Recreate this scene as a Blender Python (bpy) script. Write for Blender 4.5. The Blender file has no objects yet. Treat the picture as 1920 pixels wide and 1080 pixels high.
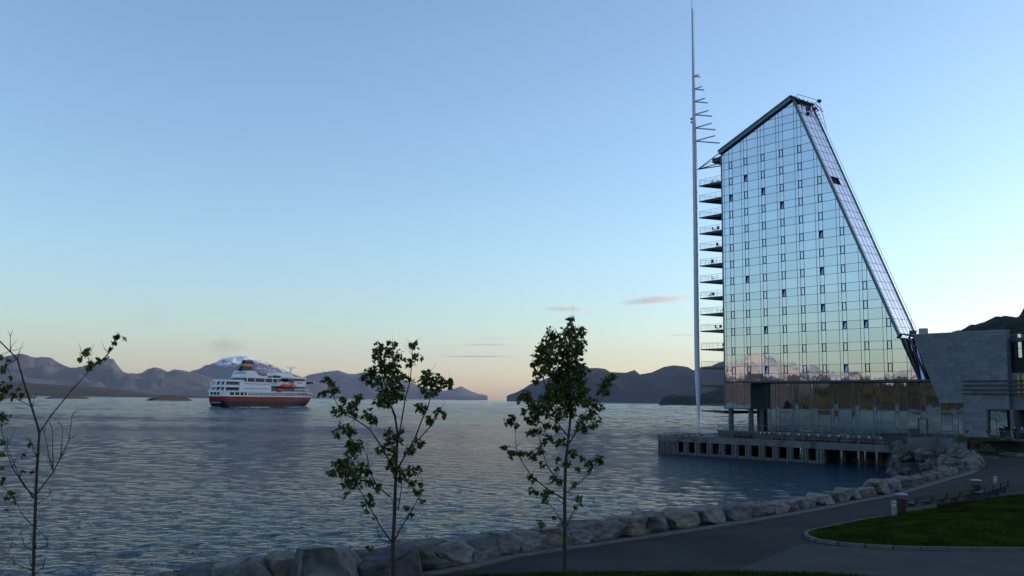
import bpy, bmesh, math, random
import numpy as np
from mathutils import Vector, Matrix, noise
R = math.radians
rnd = random.Random(7)
scene = bpy.context.scene
col = scene.collection

# ------------------------------------------------------------------ camera, sky, sun, exposure
CAM_H, FPX, PITCH, ROLL = 9.4, 1750.0, 6.84, 0.704
cd = bpy.data.cameras.new('camera'); cam = bpy.data.objects.new('camera', cd); col.objects.link(cam)
cd.sensor_width = 36; cd.lens = 36 * FPX / 1920; cd.clip_start = 0.3; cd.clip_end = 200000
_p, _r = R(PITCH), R(ROLL)
cF = Vector((0, math.cos(_p), math.sin(_p))); _U = Vector((0, -math.sin(_p), math.cos(_p))); _X = Vector((1, 0, 0))
cR = _X * math.cos(_r) + _U * math.sin(_r); cU = -_X * math.sin(_r) + _U * math.cos(_r)
cam.matrix_world = Matrix(((cR.x, cU.x, -cF.x, 0), (cR.y, cU.y, -cF.y, 0), (cR.z, cU.z, -cF.z, CAM_H), (0, 0, 0, 1)))
scene.camera = cam
CP = Vector((0, 0, CAM_H))

SUN_EL, SUN_AZ = 5.5, 72.0          # azimuth measured from +Y towards +X
world = bpy.data.worlds.new('World'); scene.world = world; world.use_nodes = True
wn = world.node_tree.nodes; wl = world.node_tree.links
bg = wn['Background']; sky = wn.new('ShaderNodeTexSky'); sky.sky_type = 'NISHITA'; sky.sun_disc = False
sky.sun_elevation = R(SUN_EL); sky.sun_rotation = R(SUN_AZ); sky.altitude = 0; sky.air_density = 1.0; sky.dust_density = 1.0; sky.ozone_density = 3.6
hs = wn.new('ShaderNodeHueSaturation'); hs.inputs['Saturation'].default_value = .84; hs.inputs['Value'].default_value = 1.06; tn = wn.new('ShaderNodeMixRGB'); tn.blend_type = 'MULTIPLY'; tn.inputs[0].default_value = 1; 
wtc = wn.new('ShaderNodeTexCoord'); wsp = wn.new('ShaderNodeSeparateXYZ'); wl.new(wtc.outputs['Generated'], wsp.inputs[0])
wr = wn.new('ShaderNodeValToRGB'); wl.new(wsp.outputs[2], wr.inputs[0]); _e = wr.color_ramp.elements     # low air layer brighter and warmer, the same all round
_e[0].position = 0.0; _e[0].color = (1.62, 1.26, 1.10, 1); _e[1].position = .5; _e[1].color = (.98, .97, .96, 1)
for _p0, _c0 in ((.04, (1.45, 1.20, 1.06, 1)), (.11, (1.26, 1.12, 1.04, 1)), (.22, (1.10, 1.04, 1.0, 1))): _k = _e.new(_p0); _k.color = _c0
wl.new(wr.outputs[0], tn.inputs[2])
wl.new(sky.outputs[0], tn.inputs[1]); wl.new(tn.outputs[0], hs.inputs['Color']); wl.new(hs.outputs[0], bg.inputs[0]); bg.inputs[1].default_value = 0.15
sl = bpy.data.lights.new('sun', 'SUN'); so = bpy.data.objects.new('sun', sl); col.objects.link(so)
sl.energy = 2.1; sl.angle = R(0.5); sl.color = (1.0, 0.64, 0.36)
sdir = Vector((math.sin(R(SUN_AZ)) * math.cos(R(SUN_EL)), math.cos(R(SUN_AZ)) * math.cos(R(SUN_EL)), math.sin(R(SUN_EL))))
so.rotation_euler = (-sdir).to_track_quat('-Z', 'Y').to_euler(); so.location = (60, -30, 60)
scene.view_settings.view_transform = 'Standard'; scene.view_settings.look = 'None'
scene.view_settings.gamma = 1; scene.view_settings.use_curve_mapping = False
scene.view_settings.exposure = 1.5
scene.cycles.use_denoising = True
scene.cycles.max_bounces = 10; scene.cycles.volume_bounces = 4; scene.cycles.transparent_max_bounces = 12
scene.cycles.sample_clamp_indirect = 4

# ------------------------------------------------------------------ pixel of the photograph -> point of the place
def ray(x, y): return cF + cR * ((x - 960) / FPX) + cU * ((540 - y) / FPX)
def onz(x, y, z):
    d = ray(x, y); return CP + d * ((z - CAM_H) / d.z)
def atd(x, y, depth): return CP + ray(x, y) * depth
def onplane(x, y, p0, n):
    d = ray(x, y); return CP + d * ((p0 - CP).dot(n) / d.dot(n))
def proj(P):
    d = P - CP; z = d.dot(cF); return 960 + FPX * d.dot(cR) / z, 540 - FPX * d.dot(cU) / z

# ------------------------------------------------------------------ mesh helpers
WL = {}
class MB:
    def __init__(s): s.v = []; s.f = []; s.sm = False
    def add(s, vs, fs):
        o = len(s.v); s.v += [tuple(v) for v in vs]; s.f += [tuple(i + o for i in f) for f in fs]; return s
    def box8(s, p):      # p: 4 bottom, 4 top
        return s.add(p, [(3, 2, 1, 0), (4, 5, 6, 7), (0, 1, 5, 4), (1, 2, 6, 5), (2, 3, 7, 6), (3, 0, 4, 7)])
    def box(s, c, sx, sy, sz, rz=0):
        ca, sa = math.cos(rz), math.sin(rz); P = []
        for dz in (-.5, .5):
            for dx, dy in ((-.5, -.5), (.5, -.5), (.5, .5), (-.5, .5)):
                X, Y = dx * sx, dy * sy; P.append((c[0] + X * ca - Y * sa, c[1] + X * sa + Y * ca, c[2] + dz * sz))
        return s.box8(P)
    def tube(s, pts, rad, n=6, cap=True):
        pts = [Vector(p) for p in pts]; rings = []
        rad = [rad] * len(pts) if isinstance(rad, (int, float)) else rad
        o = len(s.v); prev = None
        for i, p in enumerate(pts):
            t = (pts[min(i + 1, len(pts) - 1)] - pts[max(i - 1, 0)])
            t = t.normalized() if t.length > 1e-9 else Vector((0, 0, 1))
            if prev is None: a = t.orthogonal().normalized()
            else:
                a = prev - t * prev.dot(t); a = a.normalized() if a.length > 1e-6 else t.orthogonal().normalized()
            prev = a; b = t.cross(a)
            for k in range(n):
                an = 2 * math.pi * k / n; s.v.append(tuple(p + (a * math.cos(an) + b * math.sin(an)) * rad[i]))
        for i in range(len(pts) - 1):
            for k in range(n):
                k2 = (k + 1) % n; s.f.append((o + i * n + k, o + i * n + k2, o + (i + 1) * n + k2, o + (i + 1) * n + k))
        if cap: s.f.append(tuple(o + k for k in range(n))[::-1]); s.f.append(tuple(o + (len(pts) - 1) * n + k for k in range(n)))
        return s
    def lathe(s, c, prof, n=16):
        o = len(s.v)
        for (r, z) in prof:
            for k in range(n):
                a = 2 * math.pi * k / n; s.v.append((c[0] + r * math.cos(a), c[1] + r * math.sin(a), c[2] + z))
        for i in range(len(prof) - 1):
            for k in range(n):
                k2 = (k + 1) % n; s.f.append((o + i * n + k, o + i * n + k2, o + (i + 1) * n + k2, o + (i + 1) * n + k))
        s.f.append(tuple(o + k for k in range(n))[::-1]); s.f.append(tuple(o + (len(prof) - 1) * n + k for k in range(n)))
        return s
    def prism(s, A, B):   # two matching polygons
        n = len(A); o = len(s.v); s.v += [tuple(p) for p in A] + [tuple(p) for p in B]
        s.f.append(tuple(o + i for i in range(n))[::-1]); s.f.append(tuple(o + n + i for i in range(n)))
        for i in range(n): j = (i + 1) % n; s.f.append((o + i, o + j, o + n + j, o + n + i))
        return s
    def build(s, name, mat, parent=None, smooth=False, base=False, fix=False):
        V = [Vector(v) for v in s.v]
        mn = Vector([min(v[i] for v in V) for i in range(3)]); mx = Vector([max(v[i] for v in V) for i in range(3)])
        c = (mn + mx) / 2
        if base or parent is None: c.z = mn.z
        me = bpy.data.meshes.new(name); me.from_pydata([v - c for v in V], [], s.f); me.update()
        if fix:
            bm = bmesh.new(); bm.from_mesh(me); bmesh.ops.recalc_face_normals(bm, faces=bm.faces); bm.to_mesh(me); bm.free()
        me.materials.append(mat)
        if smooth: me.polygons.foreach_set('use_smooth', [True] * len(me.polygons))
        o = bpy.data.objects.new(name, me); col.objects.link(o); WL[o] = c
        if parent: o.parent = parent; o.location = c - WL[parent]
        else: o.location = c
        return o
def tag(o, label=None, cat=None, group=None, kind=None):
    if label: o['label'] = label
    if cat: o['category'] = cat
    if group: o['group'] = group
    if kind: o['kind'] = kind
    return o
def thing(name, loc, label, cat, group=None):
    o = bpy.data.objects.new(name, None); col.objects.link(o); o.location = loc; WL[o] = Vector(loc); o.empty_display_size = .3
    return tag(o, label, cat, group)
def struct(o): o['kind'] = 'structure'; return o
def copy_tree(o, loc=None, parent=None):
    c = o.copy(); col.objects.link(c); WL[c] = Vector(loc) if loc is not None else WL[o]
    if parent: c.parent = parent
    if loc is not None: c.location = loc
    for ch in list(o.children): copy_tree(ch, None, c)
    return c
def npmesh(name, V, F, mat, smooth=True, parent=None):
    me = bpy.data.meshes.new(name); me.from_pydata(V.tolist() if hasattr(V, 'tolist') else V, [], F.tolist() if hasattr(F, 'tolist') else F)
    me.update(); me.materials.append(mat)
    if smooth: me.polygons.foreach_set('use_smooth', [True] * len(me.polygons))
    o = bpy.data.objects.new(name, me); col.objects.link(o); WL[o] = Vector((0, 0, 0))
    if parent: o.parent = parent; o.location = -WL[parent]
    return o
def grid_faces(nr, nc):
    i = np.arange(nr - 1)[:, None] * nc + np.arange(nc - 1)[None, :]
    return np.stack([i, i + 1, i + nc + 1, i + nc], -1).reshape(-1, 4)

# ------------------------------------------------------------------ materials
def nmat(name, base, rough=.7, metal=0., var=.2, scale=3., bump=.0, bscale=20., objvar=0., spec=.5, col2=None, patch=None, coords='Object', detail=6):
    m = bpy.data.materials.new(name); m.use_nodes = True; n = m.node_tree.nodes; l = m.node_tree.links
    b = n['Principled BSDF']; b.inputs['Roughness'].default_value = rough; b.inputs['Metallic'].default_value = metal
    b.inputs['Specular IOR Level'].default_value = spec
    tc = n.new('ShaderNodeTexCoord'); t = n.new('ShaderNodeTexNoise'); t.inputs['Scale'].default_value = scale; t.inputs['Detail'].default_value = detail
    l.new(tc.outputs[coords], t.inputs['Vector'])
    r = n.new('ShaderNodeValToRGB'); base = Vector(base)
    a = base * (1 - var); c = Vector(col2) if col2 else base * (1 + var)
    r.color_ramp.elements[0].position = .35; r.color_ramp.elements[1].position = .65
    r.color_ramp.elements[0].color = (*a, 1); r.color_ramp.elements[1].color = (*c, 1)
    l.new(t.outputs[0], r.inputs[0]); out = r.outputs[0]
    if patch:
        t2 = n.new('ShaderNodeTexNoise'); t2.inputs['Scale'].default_value = patch[1]; t2.inputs['Detail'].default_value = 5
        l.new(tc.outputs[coords], t2.inputs['Vector'])
        r2 = n.new('ShaderNodeValToRGB'); r2.color_ramp.elements[0].position = patch[2]; r2.color_ramp.elements[1].position = patch[2] + .1
        l.new(t2.outputs[0], r2.inputs[0]); mx = n.new('ShaderNodeMixRGB'); l.new(r2.outputs[0], mx.inputs[0]); l.new(out, mx.inputs[1]); mx.inputs[2].default_value = (*patch[0], 1); out = mx.outputs[0]
    if objvar:
        oi = n.new('ShaderNodeObjectInfo'); mr = n.new('ShaderNodeMapRange'); mr.inputs['To Min'].default_value = 1 - objvar; mr.inputs['To Max'].default_value = 1 + objvar
        l.new(oi.outputs['Random'], mr.inputs['Value']); h = n.new('ShaderNodeHueSaturation'); l.new(mr.outputs[0], h.inputs['Value']); l.new(out, h.inputs['Color']); out = h.outputs[0]
    l.new(out, b.inputs['Base Color'])
    if bump:
        t3 = n.new('ShaderNodeTexNoise'); t3.inputs['Scale'].default_value = bscale; t3.inputs['Detail'].default_value = 6; l.new(tc.outputs[coords], t3.inputs['Vector'])
        bp = n.new('ShaderNodeBump'); bp.inputs['Strength'].default_value = min(1, bump); bp.inputs['Distance'].default_value = max(.02, .3 / bscale); l.new(t3.outputs[0], bp.inputs['Height']); l.new(bp.outputs[0], b.inputs['Normal'])
    return m

def glass_mat(name, tint, wav=.006, scale=.6, rough=.015, objvar=.06):
    m = bpy.data.materials.new(name); m.use_nodes = True; n = m.node_tree.nodes; l = m.node_tree.links; b = n['Principled BSDF']
    b.inputs['Metallic'].default_value = 1; b.inputs['Roughness'].default_value = rough
    oi = n.new('ShaderNodeObjectInfo'); mr = n.new('ShaderNodeMapRange'); mr.inputs['To Min'].default_value = 1 - objvar; mr.inputs['To Max'].default_value = 1 + objvar
    l.new(oi.outputs['Random'], mr.inputs['Value']); h = n.new('ShaderNodeHueSaturation'); h.inputs['Color'].default_value = (*tint, 1); l.new(mr.outputs[0], h.inputs['Value']); l.new(h.outputs[0], b.inputs['Base Color'])
    g = n.new('ShaderNodeNewGeometry'); mp = n.new('ShaderNodeMapping'); mp.inputs['Scale'].default_value = (1, 1, .35); t = n.new('ShaderNodeTexNoise'); t.inputs['Scale'].default_value = scale; t.inputs['Detail'].default_value = 2
    l.new(g.outputs['Position'], mp.inputs[0]); l.new(mp.outputs[0], t.inputs['Vector'])
    bp = n.new('ShaderNodeBump'); bp.inputs['Strength'].default_value = 1; bp.inputs['Distance'].default_value = wav; l.new(t.outputs[0], bp.inputs['Height']); l.new(bp.outputs[0], b.inputs['Normal'])
    return m

M = {}
M['frame'] = nmat('dark_metal_profile', (.10, .15, .175), .45, .3, .15, 2)
M['frame2'] = nmat('window_casing', (.022, .034, .042), .5, .2, .1, 2)
M['glass'] = glass_mat('coated_facade_glass', (.40, .445, .48))
M['glassn'] = glass_mat('coated_strip_glass', (.41, .455, .49), objvar=0)
M['glasslow'] = glass_mat('lower_storey_glass', (.33, .385, .43), .010, .5)
M['glassdark'] = glass_mat('atrium_roof_glass', (.26, .32, .40), .004, .6)
M['glassside'] = glass_mat('sloping_end_glass', (.68, .69, .73), .006, .5, .12, .07)
M['inside'] = nmat('dark_interior', (.010, .013, .016), .8, 0, .1, 1)
M['slab'] = nmat('balcony_slab', (.05, .05, .052), .8, 0, .1, 1)
M['white'] = nmat('mast_paint', (.52, .53, .60), .45, 0, .06, .4)
M['steel'] = nmat('galvanised_steel', (.20, .205, .215), .45, .5, .1, 5)
M['darksteel'] = nmat('dark_steel', (.04, .045, .05), .5, .3, .1, 5)
M['stone'] = nmat('grey_slate_panel', (.125, .135, .155), .75, 0, .10, .9, .15, 14, objvar=.16)
M['stonecore'] = nmat('stone_joint', (.09, .10, .12), .8, 0, .1, 1)
M['ochre'] = nmat('ochre_wood_panel', (.42, .27, .09), .6, 0, .15, 2)
M['concrete'] = nmat('weathered_concrete', (.10, .102, .103), .85, 0, .25, .8, .3, 12, patch=((.045, .042, .038), .5, .56))
M['wet'] = nmat('wet_stained_concrete', (.07, .055, .045), .6, 0, .3, 1.2, .3, 12)
M['asphalt'] = nmat('asphalt', (.025, .0245, .024), .9, 0, .18, .35, .35, 60, spec=.12, col2=(.036, .035, .034), patch=((.020, .0195, .019), .12, .52))
M['paving'] = nmat('pale_path_surface', (.046, .046, .046), .9, 0, .15, .5, .3, 40, spec=.12)
M['kerb'] = nmat('granite_kerb', (.105, .102, .098), .8, 0, .2, 1.5, .3, 20, spec=.15)
M['grass'] = nmat('lawn', (.018, .032, .006), .95, 0, .35, .5, .8, 18, spec=.0, col2=(.040, .060, .010))
M['blade'] = nmat('grass_blades', (.026, .046, .008), .9, 0, .45, .7, spec=.0, col2=(.050, .070, .014))
M['leaf'] = nmat('maple_leaf', (.040, .066, .013), .6, 0, .35, 2.5, objvar=0, spec=.25)
def leafy(m):
    n = m.node_tree.nodes; l = m.node_tree.links; b = n['Principled BSDF']; t = n.new('ShaderNodeBsdfTranslucent'); mx = n.new('ShaderNodeMixShader'); mx.inputs[0].default_value = .4
    src = b.inputs['Base Color'].links[0].from_socket; l.new(src, t.inputs[0]); l.new(b.outputs[0], mx.inputs[1]); l.new(t.outputs[0], mx.inputs[2]); l.new(mx.outputs[0], n['Material Output'].inputs[0])
M['leaf'] = nmat('maple_leaf', (.036, .058, .012), .6, 0, .5, 9, spec=.2, col2=(.12, .155, .028), detail=2); leafy(M['leaf'])
M['bark'] = nmat('young_bark', (.045, .034, .027), .9, 0, .3, 12, .5, 60)
M['soil'] = nmat('shore_fill', (.035, .033, .03), .95, 0, .3, .5, .5, 6)
M['hull_black'] = nmat('ship_black_paint', (.012, .020, .022), .4, 0, .15, .2, spec=.15)
M['hull_red'] = nmat('ship_red_paint', (.24, .022, .018), .45, 0, .12, .2, spec=.15)
M['ship_white'] = nmat('ship_white_paint', (.74, .75, .78), .5, 0, .05, .15, spec=.15)
M['ship_glass'] = nmat('ship_window_glass', (.02, .028, .036), .2, 0, .1, .2)
M['ship_deck'] = nmat('ship_deck_shade', (.16, .16, .16), .7, 0, .2, .3)
M['orange'] = nmat('lifeboat_orange', (.70, .06, .02), .45, 0, .1, .5)
M['gold'] = nmat('funnel_gold', (.35, .22, .06), .5, 0, .1, .5)
M['leafred'] = nmat('reddish_shrub_leaf', (.07, .03, .015), .8, 0, .4, 3)
M['cloth_dark'] = nmat('dark_cloth', (.012, .013, .018), .9, 0, .2, 8)
M['cloth_blue'] = nmat('blue_cloth', (.04, .10, .20), .9, 0, .2, 8)
M['skin'] = nmat('skin', (.42, .26, .19), .6, 0, .05, 8)
M['hair'] = nmat('dark_hair', (.02, .014, .01), .7, 0, .2, 20)
M['wood'] = nmat('dark_stained_wood', (.014, .009, .008), .7, 0, .3, 6, .2, 30)
M['lamp'] = nmat('frosted_lamp_glass', (.40, .40, .39), .4, 0, .03, 3)
M['foam'] = nmat('sea_foam', (.75, .77, .8), .9, 0, .1, .5)

def rock_mat(name, c1, c2, pc):
    m = nmat(name, c1, .85, 0, .35, 3.2, 1., 9, objvar=.3, col2=c2, patch=(pc, 2.1, .54), detail=12); return m
M['rock'] = rock_mat('grey_granite', (.07, .068, .066), (.165, .157, .145), (.04, .036, .032))
M['rockb'] = rock_mat('brown_granite', (.09, .074, .062), (.16, .135, .108), (.06, .05, .04))
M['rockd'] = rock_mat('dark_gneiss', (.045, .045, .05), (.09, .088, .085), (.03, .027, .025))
M['skerry'] = nmat('dark_skerry_rock', (.006, .006, .0055), .9, 0, .3, .05)

# ------------------------------------------------------------------ sea
def sea_mat():
    m = bpy.data.materials.new('sea_water'); m.use_nodes = True; n = m.node_tree.nodes; l = m.node_tree.links; b = n['Principled BSDF']
    b.inputs['Base Color'].default_value = (.005, .028, .055, 1); b.inputs['Roughness'].default_value = .10; b.inputs['IOR'].default_value = 1.2; b.inputs['Specular Tint'].default_value = (.80, .90, 1, 1)
    g = n.new('ShaderNodeNewGeometry')
    def noi(sc, stretch, rot, det, amp, prev):
        mp = n.new('ShaderNodeMapping'); mp.inputs['Scale'].default_value = stretch; mp.inputs['Rotation'].default_value = (0, 0, R(rot))
        l.new(g.outputs['Position'], mp.inputs[0]); t = n.new('ShaderNodeTexNoise'); t.inputs['Scale'].default_value = sc; t.inputs['Detail'].default_value = det
        l.new(mp.outputs[0], t.inputs['Vector'])
        bp = n.new('ShaderNodeBump'); bp.inputs['Distance'].default_value = amp; bp.inputs['Strength'].default_value = 1
        l.new(t.outputs[0], bp.inputs['Height'])
        if prev: l.new(prev.outputs[0], bp.inputs['Normal'])
        return bp
    a = noi(.35, (1, 1.9, 1), 24, 5, .4, None)
    a = noi(1.0, (1, 1.8, 1), 18, 6, .6, a)
    a = noi(4.2, (1, 1.6, 1), 12, 4, .14, a)
    l.new(a.outputs[0], b.inputs['Normal'])
    # calm lanes and gusts: roughness varies over hundreds of metres
    mp = n.new('ShaderNodeMapping'); mp.inputs['Scale'].default_value = (.25, 1, 1); mp.inputs['Rotation'].default_value = (0, 0, R(8)); l.new(g.outputs['Position'], mp.inputs[0])
    t = n.new('ShaderNodeTexNoise'); t.inputs['Scale'].default_value = .012; t.inputs['Detail'].default_value = 4; l.new(mp.outputs[0], t.inputs['Vector'])
    mr = n.new('ShaderNodeMapRange'); mr.inputs['From Min'].default_value = .35; mr.inputs['From Max'].default_value = .65; mr.inputs['To Min'].default_value = .02; mr.inputs['To Max'].default_value = .12
    l.new(t.outputs[0], mr.inputs['Value']); l.new(mr.outputs[0], b.inputs['Roughness'])
    df = n.new('ShaderNodeBsdfDiffuse'); df.inputs[0].default_value = (.006, .030, .060, 1); mx = n.new('ShaderNodeMixShader'); mx.inputs[0].default_value = .20
    l.new(b.outputs[0], mx.inputs[1]); l.new(df.outputs[0], mx.inputs[2]); l.new(mx.outputs[0], n['Material Output'].inputs[0])
    return m
M['sea'] = sea_mat()
def build_sea():
    rs = [6.0]
    while rs[-1] < 5000: rs.append(rs[-1] * 1.0062)
    fine = len(rs)
    while rs[-1] < 90000: rs.append(rs[-1] * 1.12)
    r = np.array(rs); th = np.concatenate([np.linspace(-180, -36, 30)[:-1], np.linspace(-36, 36, 380), np.linspace(36, 180, 30)[1:]])
    T = np.radians(th); X = r[:, None] * np.sin(T)[None]; Y = r[:, None] * np.cos(T)[None]; Z = np.zeros_like(X)
    rg = np.random.RandomState(3); wd = math.radians(200)     # wind blows from the upper left towards the lower right
    dr = r * .0062
    for k in range(88):
        lam = 0.45 * (170 ** (k / 87.)); th_ = wd + rg.normal(0, .55); ph = rg.uniform(0, 6.28); kk = 2 * np.pi / lam
        near = 1. if lam < 1.6 else (1.6 / lam) ** .9
        c_ = 40 - 22 * np.clip((r - 100) / 500, 0, 1)                      # far off the steeper wind sea is carried by longer waves
        w = np.maximum(near * (lam < 6), np.clip((r / lam - c_) / c_, 0, 1) * .85)
        a = lam * .0068 * w * np.clip(1.6 - dr * 3.2 / lam, 0, 1)
        if a.max() <= 0: continue
        q = kk * (X * math.sin(th_) + Y * math.cos(th_)) + ph
        Z += a[:, None] * (np.sin(q) + .25 * np.sin(2 * q + .6))
    gust = 0.75 + .35 * np.sin(X * .021 + 1.3 * np.sin(Y * .013)) * np.sin(Y * .031 + X * .008)
    Z *= gust
    mask = (np.abs(th) < 35.9)[None, :] * np.clip((5000 - r) / 1500, 0, 1)[:, None]; Z *= mask
    V = np.stack([X, Y, Z], -1).reshape(-1, 3); F = grid_faces(len(r), len(th))
    o = npmesh('sea', V, F[:, ::-1], M['sea']); struct(o)
    me = o.data
    return o
build_sea()

# ------------------------------------------------------------------ mountains
def fbm(x, y, s, oct=5, ridged=False, z=0.):
    v = 0.; a = 1.; t = 0.
    for i in range(oct):
        q = noise.noise((x * s, y * s, z + i * 7.3))
        v += a * ((1 - 2 * abs(q)) if ridged else q); t += a; a *= .52; s *= 2.03
    return v / t
def mountain_mat(name, rock, low, snow, snow_lo, snow_hi, snow_n=.0006, amount=.5):
    m = bpy.data.materials.new(name); m.use_nodes = True; n = m.node_tree.nodes; l = m.node_tree.links; b = n['Principled BSDF']
    b.inputs['Roughness'].default_value = .9; b.inputs['Specular IOR Level'].default_value = .1
    g = n.new('ShaderNodeNewGeometry'); sp = n.new('ShaderNodeSeparateXYZ'); l.new(g.outputs['Position'], sp.inputs[0])
    t = n.new('ShaderNodeTexNoise'); t.inputs['Scale'].default_value = snow_n; t.inputs['Detail'].default_value = 9; t.inputs['Roughness'].default_value = .65; l.new(g.outputs['Position'], t.inputs['Vector'])
    mr = n.new('ShaderNodeMapRange'); mr.inputs['From Min'].default_value = snow_lo; mr.inputs['From Max'].default_value = snow_hi; l.new(sp.outputs[2], mr.inputs['Value'])
    ad = n.new('ShaderNodeMath'); ad.operation = 'ADD'; l.new(mr.outputs[0], ad.inputs[0]); l.new(t.outputs[0], ad.inputs[1])
    r = n.new('ShaderNodeValToRGB'); r.color_ramp.elements[0].position = 1.22 - amount; r.color_ramp.elements[1].position = 1.30 - amount
    l.new(ad.outputs[0], r.inputs[0])
    t2 = n.new('ShaderNodeTexNoise'); t2.inputs['Scale'].default_value = .0015; t2.inputs['Detail'].default_value = 6; l.new(g.outputs['Position'], t2.inputs['Vector'])
    mx = n.new('ShaderNodeMixRGB'); mx.inputs[1].default_value = (*low, 1); mx.inputs[2].default_value = (*rock, 1); l.new(t2.outputs[0], mx.inputs[0])
    mx2 = n.new('ShaderNodeMixRGB'); l.new(r.outputs[0], mx2.inputs[0]); l.new(mx.outputs[0], mx2.inputs[1]); mx2.inputs[2].default_value = (*snow, 1)
    l.new(mx2.outputs[0], b.inputs['Base Color']); return m
def az_of(x): d = ray(x, 745); return math.degrees(math.atan2(d.x, d.y))
def elev_of(x, y): d = ray(x, y); return d.z / math.hypot(d.x, d.y)
def horizon_y(x):
    a = 540 + FPX * math.tan(_p); return a + (x - 960) * math.tan(_r)
def mountain(name, prof, dist, front, back, mat, rough=.18, azstep=.06, rows=30, seed=0., azprof=False, detail=1.0, jag=.0):
    """prof: [(pixel x, height of the ridge in pixels over the sea horizon, corrected)] or azimuth/tan(elevation) pairs"""
    if azprof: A = [p[0] for p in prof]; E = [p[1] for p in prof]
    else: A = [az_of(p[0]) for p in prof]; E = [max(0, (p[1])) / FPX for p in prof]
    az = np.arange(A[0], A[-1], azstep); el = np.interp(az, A, E)
    kz = np.ones(5) / 5
    H = el * dist + 9.4 * np.minimum(1, el * 400)
    nr = rows; V = []
    Hm = max(H.max(), 1)
    for i in range(nr):
        u = i / (nr - 1)                       # 0 shore at the front, .6 ridge, 1 behind
        if u < .6: d = dist - front * (1 - u / .6); f = (u / .6)
        else: d = dist + back * (u - .6) / .4; f = 1 - ((u - .6) / .4)
        for j, a in enumerate(az):
            x = d * math.sin(math.radians(a)); y = d * math.cos(math.radians(a))
            wob = (1 - f) * 2.6 * max(front, 1) / dist * 57.3 * .5 * fbm(x, y, 1.3 / max(front, 1), 3, False, seed + 50)
            h = float(np.interp(a + wob, az, H)); h = H[j] * f ** 2 + h * (1 - f ** 2)
            q = fbm(x, y, 2.2 / max(front, 1) * detail, 5, True, seed); q2 = fbm(x, y, 9. / max(front, 1) * detail, 4, False, seed + 3)
            g = f ** (1.15) if u < .6 else f
            env = 4 * f * (1 - f)
            z = h * g + Hm * .0 + h * rough * env * (q * 1.6 - .5) + h * rough * .5 * env * q2
            if jag and f > .5: z += jag * fbm(x, y, .09, 3, False, seed)
            if f <= .001: z = -3
            V.append((x, y, z))
    F = grid_faces(nr, len(az))
    o = npmesh(name, V, F[:, ::-1] if False else F, mat); struct(o); return o
M['mtnL'] = mountain_mat('pale_mountain', (.070, .074, .09), (.045, .050, .060), (.62, .64, .72), 420, 900, .0045, .27)  # bluish haze is mixed into the rock colours, from here to mtnR
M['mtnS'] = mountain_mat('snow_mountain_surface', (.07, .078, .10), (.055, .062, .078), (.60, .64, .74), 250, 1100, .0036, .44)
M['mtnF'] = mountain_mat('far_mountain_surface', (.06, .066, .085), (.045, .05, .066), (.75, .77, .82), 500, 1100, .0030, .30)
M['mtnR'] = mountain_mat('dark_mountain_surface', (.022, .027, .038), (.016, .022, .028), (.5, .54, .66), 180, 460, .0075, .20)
M['mtnB'] = mountain_mat('lit_snow_mountain', (.17, .11, .075), (.06, .042, .03), (.90, .82, .70), 40, 480, .0080, .34)  # warm low sunlight is tinted into the snow and rock colours
M['moor'] = nmat('brown_moor', (.055, .045, .034), .95, 0, .3, .004, spec=.05, coords='Object', col2=(.05, .05, .03))
M['forest'] = nmat('conifer_forest', (.016, .024, .016), .95, 0, .4, .03, spec=.05, coords='Object')
M['forestlit'] = nmat('sunlit_island_forest', (.060, .052, .020), .95, 0, .5, .03, spec=.05, coords='Object')  # yellow-brown of the evening sun is put into this forest's colour

def P(*pts): return [(x, horizon_y(x) - y + (2 if x > 500 else 4)) for x, y in pts]
def PX(off, *pts): return [(x, horizon_y(x) - y + off) for x, y in pts]
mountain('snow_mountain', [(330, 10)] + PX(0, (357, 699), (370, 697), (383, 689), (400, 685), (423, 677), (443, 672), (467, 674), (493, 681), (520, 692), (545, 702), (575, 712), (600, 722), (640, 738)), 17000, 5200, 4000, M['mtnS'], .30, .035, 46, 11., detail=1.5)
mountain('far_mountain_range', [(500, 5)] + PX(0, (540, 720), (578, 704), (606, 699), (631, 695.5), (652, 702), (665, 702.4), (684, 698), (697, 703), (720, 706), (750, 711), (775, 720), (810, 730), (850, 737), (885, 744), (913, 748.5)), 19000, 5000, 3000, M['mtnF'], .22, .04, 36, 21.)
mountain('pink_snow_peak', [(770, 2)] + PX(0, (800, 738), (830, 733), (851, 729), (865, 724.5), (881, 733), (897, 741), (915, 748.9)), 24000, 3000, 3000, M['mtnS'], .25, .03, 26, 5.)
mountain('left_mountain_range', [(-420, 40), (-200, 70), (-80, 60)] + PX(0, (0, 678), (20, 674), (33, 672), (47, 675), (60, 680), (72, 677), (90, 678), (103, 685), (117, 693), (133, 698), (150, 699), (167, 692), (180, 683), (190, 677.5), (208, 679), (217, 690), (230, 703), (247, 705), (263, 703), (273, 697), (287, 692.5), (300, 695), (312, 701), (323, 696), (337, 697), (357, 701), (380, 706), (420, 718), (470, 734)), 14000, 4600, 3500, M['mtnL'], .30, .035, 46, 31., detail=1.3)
mountain('brown_headland', [(-420, 22), (-200, 24)] + PX(-3, (-60, 716), (0, 715), (40, 716), (80, 719), (120, 720.5), (170, 723), (220, 728), (260, 733), (320, 739), (400, 743)), 6500, 1100, 1400, M['moor'], .15, .05, 24, 41.)
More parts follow.
